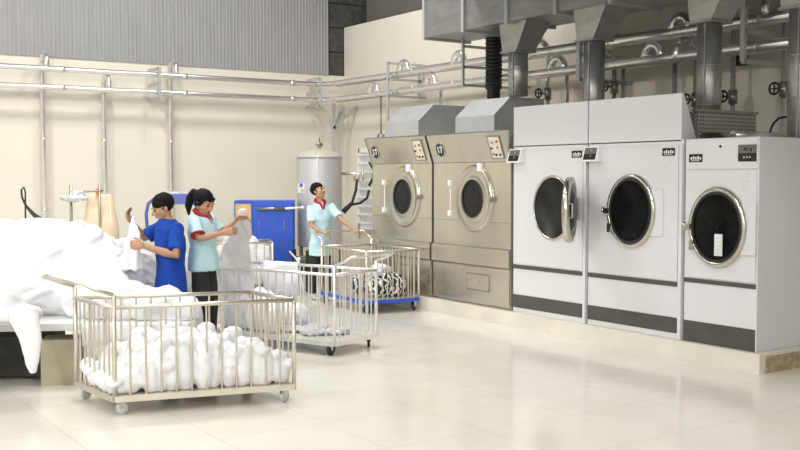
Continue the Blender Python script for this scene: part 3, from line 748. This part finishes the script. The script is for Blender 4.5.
# ------------------------------------------------------------------ platform and linen pile
def quadpts(p, z): return [V((q.x, q.y, z)) for q in p]
A_, B_ = gp(-4.9, 8.05), gp(-2.72, 8.25); C_, D_ = gp(-2.55, 9.7), gp(-5.2, 9.7)
t = thing('work_platform', gp(-3.9, 8.9), 'long low pale work platform carrying the white linen pile', 'table')
PO = [gp(*q) for q in ((-4.9, 8.05), (-1.72, 8.36), (-1.72, 8.72), (-2.42, 8.74), (-2.55, 9.7), (-5.2, 9.7))]
m = MB().prism([(q.x, q.y) for q in PO], 'z', .46, .52); obj('platform_top', m, 'paper', t)
for r_, d_ in ((-4.7, 8.3), (-1.8, 8.5), (-2.75, 9.5), (-4.9, 9.5), (-3.6, 8.3)):
    q = gp(r_, d_); obj('leg', MB().box((q.x-.03, q.y-.03, 0), (q.x+.03, q.y+.03, .46)), 'steel_dark', t)
q0 = gp(-2.95, 8.36); 
m = MB().bar(gp(-3.0, 8.4, .19), gp(-2.68, 8.45, .19), .30, .38); obj('end_panel', m, 'cabinet', t, label='beige end panel')
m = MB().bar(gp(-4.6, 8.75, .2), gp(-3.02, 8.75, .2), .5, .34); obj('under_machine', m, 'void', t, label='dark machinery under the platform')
E = []
def e(r_, d_, z, a, b, c_): E.append((gp(r_, d_, z), (a, b, c_)))
e(-3.75, 9.2, .80, .75, .55, .50); e(-3.1, 9.1, .82, .65, .5, .50); e(-4.4, 9.1, .85, .6, .55, .42); e(-3.35, 9.35, .95, .55, .4, .38)
e(-2.75, 9.0, .72, .45, .42, .42); e(-2.62, 8.8, .66, .33, .36, .34); e(-2.35, 8.56, .62, .3, .15, .2); e(-2.47, 8.92, .74, .16, .16, .24); e(-2.6, 9.0, .85, .2, .2, .22); e(-2.05, 8.55, .60, .26, .13, .2); e(-1.84, 8.54, .55, .15, .12, .16)
e(-4.9, 8.9, .95, .5, .5, .36); e(-2.75, 9.6, .80, .45, .3, .35); e(-3.9, 9.5, .95, .6, .3, .36); e(-3.55, 8.6, .66, .45, .22, .16)
lp = cloth(E, .026, .06, 2.8, 1, (1, 1, 1.6))
for p in lp.v: p.z = max(p.z, .521)
tag(obj('linen_pile', lp, 'linen'), 'huge white pile of bed linen heaped on the low platform at the left', 'laundry', None, 'stuff')
# near lump with hanging tail
E = []
e(-3.25, 7.85, .74, .30, .25, .16); e(-3.5, 7.8, .66, .3, .3, .25); e(-3.05, 7.9, .66, .22, .2, .09); e(-3.75, 7.75, .80, .3, .3, .30); e(-3.4,7.75,.50,.25,.2,.12); e(-3.9, 7.7, .6, .35, .3, .3)
lp = cloth(E, .022, .035, 3.5, 5)
tail = MB(); rl = []
for k, (u, v, wd) in enumerate(((20, 308, 16), (22, 320, 16), (28, 340, 12), (29, 355, 9), (29, 367, 6.5), (30, 375, 3))):
    c_ = at(u, v, 7.6); rl.append((c_, RT*wd/F0*7.6, FW*.05*(1-.1*k)))
rl = [(V(c_), x*1, y) for c_, x, y in rl]; tail.rings(rl, 16)
append(lp, bake(tail, .015, 3))
tag(obj('draped_sheet', lp, 'linen'), 'white sheet tumbling over the platform corner with its tail hanging down', 'sheet')
# second heap behind the workers
E = []
e(-2.28, 10.2, .5, .2, .3, .5); e(-2.5, 10.3, .4, .25, .25, .42)
lp = cloth(E, .025, .04, 3, 9)
for p in lp.v: p.z = max(p.z, .002)
tag(obj('linen_heap', lp, 'linen'), 'white linen heap on the floor between the man in blue and the woman', 'laundry', None, 'stuff')
# black cable loop and dark tools lying on the pile
d = 9.7
m = MB().tube([at(25, 223, d), at(25.3, 205, d), at(25.5, 192, d), at(24, 187, d), at(21.5, 190, d), at(22, 197, d), at(26, 206, d), at(33, 214, d), at(40, 220, d), at(47, 222, d)], [.008]*3+[.01]*3+[.013, .02, .03, .02], 8)
m.tube([at(38, 223, d), at(52, 221.5, d)], .018, 8)
tag(obj('cable_loop', m, 'black'), 'thin black cable standing in a loop above the linen pile', 'cable')
m = MB().tube([at(2, 223, 9.5), at(9, 224, 9.5), at(15, 226.5, 9.5)], [.02, .03, .015], 8); tag(obj('hand_tool', m, 'black'), 'black hand tool lying on top of the linen pile at far left', 'tool')
m = MB().tube([at(10, 227, 9.45), at(18, 227.5, 9.45), at(26, 226, 9.5)], .01, 8); tag(obj('tool_strap', m, 'blue'), 'blue strap lying beside the black hand tool on the linen', 'strap')

# ------------------------------------------------------------------ carts
def lerp(a, b, t): return a + (b-a)*t
def cart(P, label, handle_side, zr=.79, zb=.14, nl=13, ns=7, blue=False, rwh=.046, wheel='black', slope_posts=True, m_rail='rail'):
    """P: four floor corners in order; side 0 = P0-P1 ... ; handle beyond side handle_side"""
    cen = sum(P, V((0,0,0)))/4
    t = thing('laundry_cart', cen, label, 'cart', 'wire laundry carts')
    up = V((0,0,1)); r_ = .011
    m = MB()
    for i in range(4): m.bar(P[i]+up*(zb-.02), P[(i+1)%4]+up*(zb-.02), .035, .045)
    obj('base_frame', m, 'blue' if blue else m_rail, t, label='blue base frame' if blue else None)
    Q = [cen+(p-cen)*.99 for p in P]
    obj('base_panel', MB().hexa([q+up*(zb-.012) for q in Q]+[q+up*(zb+.004) for q in Q]), m_rail, t)
    m = MB()
    for i in range(4): m.tube([P[i]+up*zr, P[(i+1)%4]+up*zr], .016, 10)
    obj('top_rail', m, m_rail, t)
    for i in range(4):
        a, b = P[i], P[(i+1)%4]; n = nl if (b-a).length > .9 else ns
        m = MB()
        for k in range(1, n): 
            p = lerp(a, b, k/n); m.tube([p+up*zb, p+up*zr], .0075, 6, False)
        obj('bar_panel', m, m_rail, t)
    h0, h1 = P[handle_side], P[(handle_side+1)%4]
    out = (h0+h1)/2-cen; out.z = 0; out.normalize()
    for i in range(4):
        zt = zr+.09 if i in (handle_side, (handle_side+1)%4) else zr
        obj('corner_post', MB().tube([P[i]+up*(zb-.04), P[i]+up*zt], .017, 10), m_rail, t)
    za = zr+.09
    a0, a1 = h0+up*za, h1+up*za; o0, o1 = a0+out*.25+up*.09, a1+out*.25+up*.09
    s = (h1-h0).normalized()
    m = MB().tube([a0, a0+out*.12+up*.04, o0+s*.0-out*.04, o0+s*.06, o1-s*.06, o1-out*.04, a1+out*.12+up*.04, a1], .013, 10)
    obj('handle', m, m_rail, t)
    for i in range(4):
        p = lerp(P[i], cen, .09); 
        dirv = (P[1]-P[0]).normalized(); sv = V((-dirv.y, dirv.x, 0))
        if i % 2: dirv = (dirv*.8 + sv*.6).normalized(); sv = V((-dirv.y, dirv.x, 0))
        rw = rwh
        w = MB().lathe(p+up*rw-sv*.014, sv, [(0,0), (rw*.85, 0), (rw, .006), (rw, .022), (rw*.85, .028), (0, .028)], 20)
        f = MB()
        for sg in (-1, 1): f.bar(p+up*rw+sv*.02*sg, p+up*(zb-.04)+sv*.02*sg-dirv*.015, .006, .03)
        f.box(p+V((-.035,-.035,zb-.048)), p+V((.035,.035,zb-.036)))
        f.cyl(p+up*rw-sv*.022, p+up*rw+sv*.022, .01, 10)
        cs = obj('caster', f, 'chrome', t); obj('wheel', w, wheel, cs, label='black rubber wheel' if wheel == 'black' else None)
    return t
P1 = [gp(-2.07, 7.22), gp(-.815, 7.66), gp(-1.215, 8.18), gp(-2.53, 7.78)]
cart(P1, 'nearest wire laundry cart, filled with white towels, in the front', 3, nl=12, ns=8, wheel='galvbox')
P2 = [gp(-.63, 9.6), gp(-.243, 10.15), gp(-1.55, 11.03), gp(-1.94, 10.48)]
cart(P2, 'middle wire laundry cart with black wheels and a white sheet over its rail', 0, nl=15, ns=8, m_rail='railw', rwh=.060)
P3 = [gp(-.42, 12.55), gp(.24, 12.92), gp(-.40, 13.98), gp(-1.06, 13.58)]
cart(P3, 'wire laundry cart on a blue base pushed by the man in the pale shirt', 2, nl=13, ns=10, zb=.17, blue=True, rwh=.056)
P4 = [gp(-2.6, 14.1), gp(-1.82, 14.3), gp(-1.95, 14.9), gp(-2.73, 14.7)]
cart(P4, 'small wire laundry cart heaped with linen in front of the blue cabinet', 3, nl=8, ns=7, blue=True)

# towels in the near cart: rumpled bundles, nobody could count them
rnd = random.Random(3); E = []
cx = lambda a, b: lerp(lerp(P1[0], P1[1], a), lerp(P1[3], P1[2], a), b)
for i in range(13):
    for j in range(5):
        a = .06+.89*i/12 + rnd.uniform(-.02,.02); b = .13+.74*j/4 + rnd.uniform(-.03,.03)
        top = (.10, .16, .27, .33, .36, .38, .40, .41, .38, .32, .31, .29, .22)[i] + rnd.uniform(-.035, .035)
        p = cx(a, b); E.append((V((p.x, p.y, .145 + top*.45)), (.07+rnd.uniform(0,.02), .07+rnd.uniform(0,.02), top*.55)))
        for q in range(2):
            E.append((V((p.x+rnd.uniform(-.05,.05), p.y+rnd.uniform(-.04,.04), .15 + top*rnd.uniform(.5,1.05))), (.06+rnd.uniform(0,.02), .06, .04+rnd.uniform(0,.02))))
lp = cloth(E, .012, .014, 6, 2, (1,1,.9), 1)
for p in lp.v: p.z = max(p.z, .146)
tag(obj('towel_heap', lp, 'linen'), 'white towels heaped inside the nearest wire cart', 'towels', None, 'stuff')
# sheets in middle cart
cx2 = lambda a, b: lerp(lerp(P2[3], P2[0], a), lerp(P2[2], P2[1], a), b)
E = []
for i in range(5):
    for j in range(3):
        p = cx2(.09+.085*i, .22+.28*j); zz = .35-.03*i; E.append((V((p.x, p.y, .15+zz*.5)), (.12, .12, zz*.62)))
lp = cloth(E, .02, .02, 6, 4)
for p in lp.v: p.z = max(p.z, .146)
tag(obj('sheet_heap', lp, 'linen'), 'white sheets bunched in the left half of the middle cart', 'sheets', None, 'stuff')
# grey folded cloth lying low in the middle cart
E = [(cx2(a, b)+V((0,0,.175)), (.14, .12, .04)) for a, b in ((.5,.4), (.62,.5), (.72,.35), (.82,.6), (.6,.75))]
lp = cloth(E, .018, .012, 9, 8)
for p in lp.v: p.z = max(p.z, .146)
tag(obj('grey_cloth', lp, mat('grey_cloth', (.50, .50, .52), .8, var=.3, scale=18)), 'crumpled grey cloth on the floor of the middle cart', 'cloth')
# sheet draped over the back rail of the middle cart
def drape_over(a, b, z, dn_f, dn_b, label, name='draped_sheet'):
    a, b = V(a), V(b); s = (b-a); n = 14; L = s.length; s.normalize(); nn = V((-s.y, s.x, 0)); th = .012
    prof = [(-.028, -dn_f), (-.03, -dn_f*.5), (-.028, -.02), (-.018, .018), (0, .026), (.018, .018), (.028, -.02), (.03, -dn_b)]
    vs = []; k = len(prof)
    for i in range(n+1):
        for (x, zz) in prof:
            wv = .010*math.sin(i*1.9)*min(1, -zz*4 if zz < 0 else 0); vs.append(a+s*L*i/n + nn*(x+wv) + V((0,0,z+zz*(1+.05*math.sin(i*1.3)))))
        for (x, zz) in prof[::-1]:
            f = 1-.008/.03; wv = .010*math.sin(i*1.9)*min(1, -zz*4 if zz < 0 else 0); vs.append(a+s*L*i/n + nn*(x*.70+wv) + V((0,0,z+(zz if zz < 0 else zz*.7)*(1+.05*math.sin(i*1.3)))))
    q = 2*k; fs = [(i*q+j, i*q+(j+1)%q, (i+1)*q+(j+1)%q, (i+1)*q+j) for i in range(n) for j in range(q)]
    fs += [tuple(range(q))[::-1], tuple(n*q+j for j in range(q))]
    return tag(obj(name, MB().add(vs, fs, True), 'linen'), label, 'sheet')
drape_over(lerp(P2[2], P2[1], .05), lerp(P2[2], P2[1], .36), .79, .34, .30, 'white sheet folded over the rear rail of the middle cart')
drape_over(gp(-2.62, 8.235), gp(-1.76, 8.33), .50, .16, .02, 'white sheet edge hanging over the low platform behind the nearest cart')
# laundry on the blue-based carts
c3 = lambda a, b: lerp(lerp(P3[0], P3[1], a), lerp(P3[3], P3[2], a), b)
E = [(c3(a, b)+V((0,0,.17+h)), (.13, .13, h)) for a, b, h in ((.38,.25,.13), (.55,.25,.17), (.74,.22,.15), (.87,.3,.12), (.65,.5,.16), (.35,.55,.14), (.82,.6,.12))]
lp = cloth(E, .018, .02, 7, 6)
for p in lp.v: p.z = max(p.z, .176)
tag(obj('striped_laundry', lp, 'zebra'), 'black and white patterned laundry in the blue based cart', 'laundry', None, 'stuff')
E = [(c3(a, b)+V((0,0,z)), (.12, .10, .07)) for a, b, z in ((.40,.28,.50), (.55,.35,.53), (.68,.4,.50))]
lp = cloth(E, .016, .016, 8, 11); tag(obj('white_towel', lp, 'linen'), 'white towel lying on the black and white patterned laundry', 'towel')
c4 = lambda a, b: lerp(lerp(P4[0], P4[1], a), lerp(P4[3], P4[2], a), b)
E = [(c4(a, b)+V((0,0,z)), (.2, .17, h)) for a, b, z, h in ((.2,.4,.50,.30), (.4,.5,.62,.36), (.62,.5,.55,.35), (.8,.5,.48,.3), (.15,.6,.45,.3), (.5,.4,.35,.2), (.75,.4,.35,.2))]
E += [(c4(.35,.5)+V((0,0,.88)), (.22,.17,.13))]
lp = cloth(E, .022, .02, 5, 12)
lo = .146+.035
for p in lp.v:
    p.z = max(p.z, lo)
tag(obj('linen_heap', lp, 'linen'), 'white linen heaped high in the small cart before the blue cabinet', 'laundry', None, 'stuff')

# ------------------------------------------------------------------ people
def frame(fwd):
    f = V(fwd); f.z = 0; f.normalize(); return f, V((f.y, -f.x, 0))   # forward, the person's right
def head_mats(c, fwd, up):
    f = V(fwd).normalized(); u = V(up); u = (u - f*u.dot(f)).normalized(); r = f.cross(u)
    R = Matrix((r, f, u)).transposed(); return R
def hand(mb, wrist, d, pn, thumb, curl=.5, L=.175):
    """palm plus five fingers; d along the hand, pn palm normal, thumb side vector"""
    w = V(wrist); d = V(d).normalized(); th = V(thumb); th = (th-d*th.dot(d)).normalized(); pn = V(pn); pn = (pn-d*pn.dot(d)-th*pn.dot(th)).normalized()
    pl = L*.5
    mb.rings([(w-d*.02, th*.025, pn*.020), (w+d*pl*.25, th*.033, pn*.019), (w+d*pl*.7, th*.041, pn*.017), (w+d*pl, th*.040, pn*.014), (w+d*(pl+.01), th*.03, pn*.009)], 14)
    for k, (off, ln) in enumerate(((.029, .90), (.010, 1.0), (-.010, .94), (-.028, .74))):
        p = w+d*pl*.92+th*off; q = L*.5*ln; a = curl; dd = d.copy(); pts = [p-d*.015, p]
        for seg in (.45, .32, .23):
            dd = (dd*math.cos(a) + pn*math.sin(a)).normalized(); 
            pn2 = pn; p = p+dd*q*seg; pts.append(p.copy()); a = curl*.9
        mb.tube(pts, [.0085, .0095, .009, .008, .007], 8, True, True)
    p = w+d*pl*.25+th*.026
    t1 = (th*.75+d*.65+pn*.25).normalized(); t2 = (th*.25+d*.9+pn*.4).normalized()
    mb.tube([p-t1*.01, p+t1*.035, p+t1*.035+t2*.030, p+t1*.035+t2*.03+(d+pn*.6).normalized()*.02], [.013, .0125, .0105, .008], 8, True, True)
def person(J, fwd, head_f, label, shirt, trouser, shoe, hair='short', collar=None, slim=1.0, lean=None):
    """J: joints in world space: pelvis, chest, neck, head, sh(L,R), el(L,R), wr(L,R), hip(L,R), kn(L,R), an(L,R)"""
    f, r = frame(fwd); up = V((0,0,1))
    base = V((J['pelvis'].x, J['pelvis'].y, 0))
    t = thing('person', base, label, 'person')
    pel, ch, nk, hd = J['pelvis'], J['chest'], J['neck'], J['head']
    s = slim
    def torso(mb, g, lowest=-.12, top=True):
        ax = (ch-pel)
        c0 = pel+up*lowest
        rl = [(c0, r*(.155*s+g*1.5), f*(.115*s+g*1.6)), (pel, r*(.162*s+g), f*(.115*s+g)), (lerp(pel,ch,.4), r*(.138*s+g), f*(.098*s+g)),
              (lerp(pel,ch,.75), r*(.155*s+g), f*(.112*s+g)), (ch, r*(.168*s+g), f*(.115*s+g)), (lerp(ch,nk,.45), r*(.155*s+g), f*(.095*s+g)), (lerp(ch,nk,.72), r*(.11*s+g*.7), f*(.075*s+g*.7)), (lerp(ch,nk,.9), r*(.062+g*.4), f*(.058+g*.4))]
        mb.rings(rl, 24)
    core = MB(); torso(core, 0)
    core.tube([lerp(ch,nk,.6), nk, lerp(nk, hd, .55)], [.06, .052*s**.5, .054*s**.5], 14, True, True)
    for i in (0, 1):
        S, E_, W_ = J['sh'][i], J['el'][i], J['wr'][i]
        core.tube([lerp(S, ch, .25), S, lerp(S,E_,.5), E_, lerp(E_,W_,.3), lerp(E_,W_,.75), W_], [.055, .053*s, .046*s, .038*s, .040*s, .030*s, .024*s], 12, True, True)
        H, K, A = J['hip'][i], J['kn'][i], J['an'][i]
        core.tube([H, lerp(H,K,.5), K, lerp(K,A,.3), lerp(K,A,.75), A], [.082, .072, .055, .055, .042, .036], 12, True, True)
    body = bake(core, .011, 3)
    # head with face
    R = head_mats(hd, head_f, up + f*.0); k = 1.0
    h = MB()
    def E3(x, y, z, a, b, c_, mb=h): mb.ell(hd + R @ V((x,y,z))*k, (a*k,b*k,c_*k), 16, 10, R)
    E3(0,-.018,.035,.074,.092,.082); E3(0,.018,-.025,.062,.072,.078); E3(0,.045,-.088,.033,.034,.022); E3(0,.0,-.06,.056,.062,.04)
    for sx in (-1, 1): E3(sx*.036,.060,-.022,.024,.022,.022); E3(sx*.029,.078,.022,.024,.012,.007); E3(sx*.074,-.008,-.008,.010,.018,.030); E3(sx*.012,.094,-.030,.009,.010,.008)
    h.tube([hd + R@V((0,.082,.012))*k, hd + R@V((0,.098,-.010))*k, hd + R@V((0,.108,-.026))*k], [.008, .010, .012], 8, True, True)
    E3(0,.080,-.056,.026,.012,.012)
    hb = bake(h, .0055, 2); full = MB(); append(full, body); append(full, hb)
    for i in (0, 1):
        hand(full, J['wr'][i], *J['hand'][i])
    full.m = 1
    for sx in (-1, 1):
        full.ell(hd + R@V((sx*.029,.0845,.003))*k, (.013*k,.006*k,.006*k), 10, 6, R); full.ell(hd + R@V((sx*.030,.090,.026))*k, (.020*k,.005*k,.0035*k), 8, 6, R)
    full.m = 2
    full.ell(hd + R@V((0,.0885,-.052))*k, (.022*k,.006*k,.004*k), 10, 6, R); full.ell(hd + R@V((0,.0885,-.060))*k, (.019*k,.006*k,.005*k), 10, 6, R)
    b = obj('body', full, ['skin', 'eye', 'lip'], t)
    # hair
    hm = MB(); 
    line = .052 if hair != 'fringe' else .026
    n_, m_ = 40, 28; vs = []
    for i in range(m_+1):
        th = PI*i/m_
        for j in range(n_):
            q = V((.087*math.sin(th)*math.cos(2*PI*j/n_), -.022+.101*math.sin(th)*math.sin(2*PI*j/n_), .038+.092*math.cos(th)))
            ln_ = line + .016*noise.noise(V((q.x*45, q.y*45, 3)))
            lowz = ln_ if q.y > .02 else lerp(-.085, ln_, max(0, min(1, (q.y-.01)/.045)))*1.0
            if q.z < lowz: 
                fac = max(.80, 1-(lowz-q.z)*9); q = V((q.x*fac, -.015+(q.y+.015)*fac, max(q.z, -.085)))
            else:
                q *= 1 + .05*noise.noise(q*60) + (.05*noise.noise(q*26))
            vs.append(hd + R@q*k)
    hm.add(vs, [(i*n_+j, (i+1)*n_+j, (i+1)*n_+(j+1)%n_, i*n_+(j+1)%n_) for i in range(m_) for j in range(n_)], True)
    if hair == 'tail':
        hm.tube([hd+R@V((0,-.10,.06))*k, hd+R@V((0,-.15,.05))*k, hd+R@V((0,-.175,-.02))*k, hd+R@V((0.01,-.165,-.10))*k, hd+R@V((0,-.145,-.17))*k], [.028, .038, .042, .034, .012], 14, True, True)
        for sx in (-1,1): hm.tube([hd+R@V((sx*.06,.05,.06))*k, hd+R@V((sx*.075,.02,.0))*k, hd+R@V((sx*.074,-.03,-.02))*k], [.014,.016,.02], 8, True, True)
    obj('hair', hm, 'hair', t)
    # trousers
    tr = MB(); tr.rings([(pel-up*.14, r*(.150*s+.012), f*(.105*s+.012)), (pel-up*.03, r*(.165*s+.01), f*(.115*s+.010)), (pel+up*.06, r*(.155*s+.006), f*(.108*s+.006))], 22)
    for i in (0, 1):
        H, K, A = J['hip'][i], J['kn'][i], J['an'][i]
        tr.tube([H+up*.02, lerp(H,K,.5), K, lerp(K,A,.4), A+up*.01], [.088*s, .086, .075, .070, .062], 14)
    tb = bake(tr, .013, 2); obj('trousers', tb, trouser, t)
    # shirt
    sh = MB(); torso(sh, .022, -.13)
    for i in (0, 1):
        S, E_ = J['sh'][i], J['el'][i]
        sh.tube([lerp(S, ch, .35), S+up*.005, lerp(S,E_,.45), lerp(S,E_,.78)], [.066, .064*s, .064*s, .072*s], 14)
    sb = bake(sh, .011, 2); ns = normals(sb)
    for i, p in enumerate(sb.v):
        q = V((p.x*9, p.y*9, p.z*5)); p += ns[i]*.009*(1-abs(noise.noise(q))*2.5)
    so = obj('shirt', sb, shirt, t)
    if collar:
        for i in ((0, 1) if hair == 'tail' else ()):
            S, E_ = J['sh'][i], J['el'][i]; a = lerp(S,E_,.74); b_ = lerp(S,E_,.82)
            obj('sleeve_cuff', MB().tube([a, b_], [.080*s, .079*s], 18), collar, t, label='dark red sleeve cuff')
        m = MB(); ax = f
        c0 = lerp(ch,nk,.90); pts = []
        for a in [PI*(-.5)+2*PI*x/20*.9+.31 for x in range(21)]: pts.append(c0 + r*.075*math.cos(a-PI/2+PI)*1.0 + f*.07*math.sin(a-PI/2+PI) + up*(.012-.03*math.sin(a-PI/2+PI)))
        pts = [c0 + (r*math.sin(a)*.072 - f*math.cos(a)*.070) + up*(.018+.035*math.cos(a)) for a in [-PI*.88+2*PI*.88*x/24 for x in range(25)]]
        m.tube(pts, .019, 10, True, True)
        vneck = c0 + f*.105*s - up*.135
        for e_ in (pts[0], pts[-1]): m.tube([e_, lerp(e_, vneck, .5)+f*.018, vneck], [.019, .018, .012], 8, True, True)
        obj('collar', m, collar, t, label='dark red collar')
        # bare skin showing in the neck opening
    for i in (0, 1):
        A = J['an'][i]; fz = V((A.x, A.y, 0)) 
        m = MB().rings([(fz-f*.06+up*.045, r*.034, up*.045), (fz-f*.0+up*.05, r*.040, up*.05), (fz+f*.09+up*.035, r*.045, up*.035), (fz+f*.16+up*.028, r*.040, up*.026), (fz+f*.195+up*.022, r*.02, up*.016)], 16)
        for p in m.v: p.z = max(p.z, .002)
        obj('shoe', m, shoe, t)
    return t
def legs(pel, f, r, spread=.09, h=.80, step=0.0):
    up = V((0,0,1)); out = {'hip': [], 'kn': [], 'an': []}
    for sg, st in ((-1, step), (1, -step)):
        hip = pel + r*sg*.075 - up*.06; an = V((pel.x, pel.y, .085)) + r*sg*spread + f*st
        kn = lerp(hip, an, .5) + f*.03; out['hip'].append(hip); out['kn'].append(kn); out['an'].append(an)
    return out
up = V((0,0,1))
# man in blue, facing left, head bowed over the sheet; index 0 = his left (near the camera), 1 = his right
f1 = (-RT*.97 - FW*.25).normalized(); _, r1 = frame(f1)
D1 = 9.08
J = dict(pelvis=at(170, 282, D1), chest=at(170, 238, D1), neck=at(166.5, 217, D1), head=at(162.5, 207.5, D1-.02))
J['sh'] = [at(176, 229, D1-.17), at(159, 228, D1+.16)]
J['el'] = [at(175.5, 256, D1-.26), at(143.5, 238, D1+.13)]
J['wr'] = [at(141.5, 245.5, D1-.33), at(132, 223, D1+.02)]
J.update(legs(J['pelvis'], f1, r1))
J['hand'] = [(-RT*.98+up*.05+FW*.1, FW*.4-up*.2, up, .75), (-RT*.5+up*.8, -FW*.5+RT*.2, -FW*.6-RT*.2, .8)]
person(J, f1, f1*.93-up*.42-FW*.22, 'man in a royal blue shirt bending over the linen, holding a sheet corner', 'shirt_blue', 'jeans', 'shoe', 'fringe', None, .98)
# sheet corner between his hands
m = MB().rings([(at(134.0, 216, 9.0), RT*.012, FW*.012), (at(134, 226, 8.95), RT*.035, FW*.02), (at(133.5, 238, 8.85), RT*.05, FW*.035), (at(131, 252, 8.8), RT*.085, FW*.05), (at(127, 270, 8.8), RT*.15, FW*.09)], 20)
lp = bake(m, .014, 1); ns = normals(lp)
for i, p in enumerate(lp.v): p += ns[i]*.012*math.sin(RT.dot(p)*70)
tag(obj('lifted_sheet', lp, 'linen'), 'white sheet corner pulled up between the hands of the man in blue', 'sheet')
# woman facing right, ponytail
f2 = (RT*.96 - FW*.28).normalized(); _, r2 = frame(f2)
D2 = 9.35
J = dict(pelvis=at(202.5, 256, D2), chest=at(202, 229, D2), neck=at(202, 214, D2), head=at(204.0, 203.0, D2))
J['sh'] = [at(211, 219.5, D2+.15), at(194, 221, D2-.14)]
J['el'] = [at(221, 233.5, D2+.17), at(198.5, 239, D2-.24)]
J['wr'] = [at(237.5, 218.5, D2+.10), at(222.5, 232.5, D2-.20)]
J.update(legs(J['pelvis'], f2, r2))
J['hand'] = [(RT*.9+up*.2, -up*.6-FW*.3, FW*-.6+up*.4, .8), (RT*.95+up*.12, FW*.5-up*.3, up, .8)]
person(J, f2, f2*.9-up*.40-FW*.30, 'woman with a black ponytail in a pale aqua polo shirt lifting a white sheet', 'shirt_aqua', 'trouser', 'shoe', 'tail', 'red', .86)
# the sheet she lifts, fanning down to the middle cart
pts = [((243.5, 209), .02, .015), ((243, 215), .055, .03), ((241.5, 226), .09, .05), ((239, 240), .11, .07), ((237, 256), .13, .09), ((236, 275), .15, .10), ((235, 300), .17, .12), ((234, 325), .18, .12)]
rl = []
for k, ((u, v), a, b) in enumerate(pts): rl.append((at(u, v, (9.5, 9.56, 9.75, 10.05, 10.38, 10.56, 10.6, 10.6)[k]), RT*a*1.08, FW*b))
m = MB().rings(rl, 28)
m.rings([(at(240, 222, 9.7), RT*.03, FW*.03), (at(233, 240, 10.05), RT*.08, FW*.04), (at(227, 260, 10.5), RT*.12, FW*.05), (at(227, 290, 10.62), RT*.12, FW*.06)], 20)
lp = bake(m, .016, 2); ns = normals(lp)
for i, p in enumerate(lp.v):
    a = RT.dot(p)*34 + p.z*6; p += ns[i]*(.012*math.sin(a) + .006*math.sin(a*2.3+1))
tag(obj('lifted_sheet', lp, 'linen'), 'long white sheet hanging in folds from the raised hands of the woman', 'sheet')
# man pushing the far cart, looking up to the right
f3 = (RT*.62 - FW*.60).normalized(); _, r3 = frame(f3)
f3b = (RT*.45 - FW*.8).normalized(); _, r3 = frame(f3b)
D3 = 14.1
J = dict(pelvis=at(320, 246, D3), chest=at(321, 215.5, D3), neck=at(320, 201, D3), head=at(318.5, 191.0, D3-.02))
J['sh'] = [at(331.5, 207, D3+.06), at(310.5, 208.5, D3-.06)]
J['el'] = [at(341, 219.5, D3-.06), at(312, 226, D3-.16)]
J['wr'] = [at(353, 229, D3-.24), at(321.5, 232, D3-.30)]
J.update(legs(J['pelvis'], f3b, r3, .08, step=.10))
J['hand'] = [(RT*.8-up*.35-FW*.2, -up, -RT*.5-FW*.5, .7), (RT*.9-up*.15, -up, -FW, .7)]
person(J, f3b, RT*.80 - FW*.52 + up*.30, 'man in a pale aqua polo shirt and black trousers pushing the far cart, looking up', 'shirt_aqua', 'trouser', 'shoe_white', 'short', 'red', .86)

# ------------------------------------------------------------------ world, camera, view
wd = bpy.data.worlds.new('hall_air'); sc.world = wd; wd.use_nodes = True
wd.node_tree.nodes['Background'].inputs[0].default_value = (.9, .95, 1, 1); wd.node_tree.nodes['Background'].inputs[1].default_value = .05
cam = bpy.data.cameras.new('camera'); cam.sensor_width = 36; cam.lens = F0/800*36
co = bpy.data.objects.new('camera', cam); sc.collection.objects.link(co); sc.camera = co
co.location = EYE; pitch = math.atan((225-HZ)/F0)
co.rotation_euler = (PI/2 - pitch, 0, -YAW); cam.clip_end = 100
sc.view_settings.view_transform = 'Standard'; sc.view_settings.look = 'None'; sc.view_settings.gamma = 1
sc.view_settings.exposure = -0.12; sc.view_settings.use_curve_mapping = False
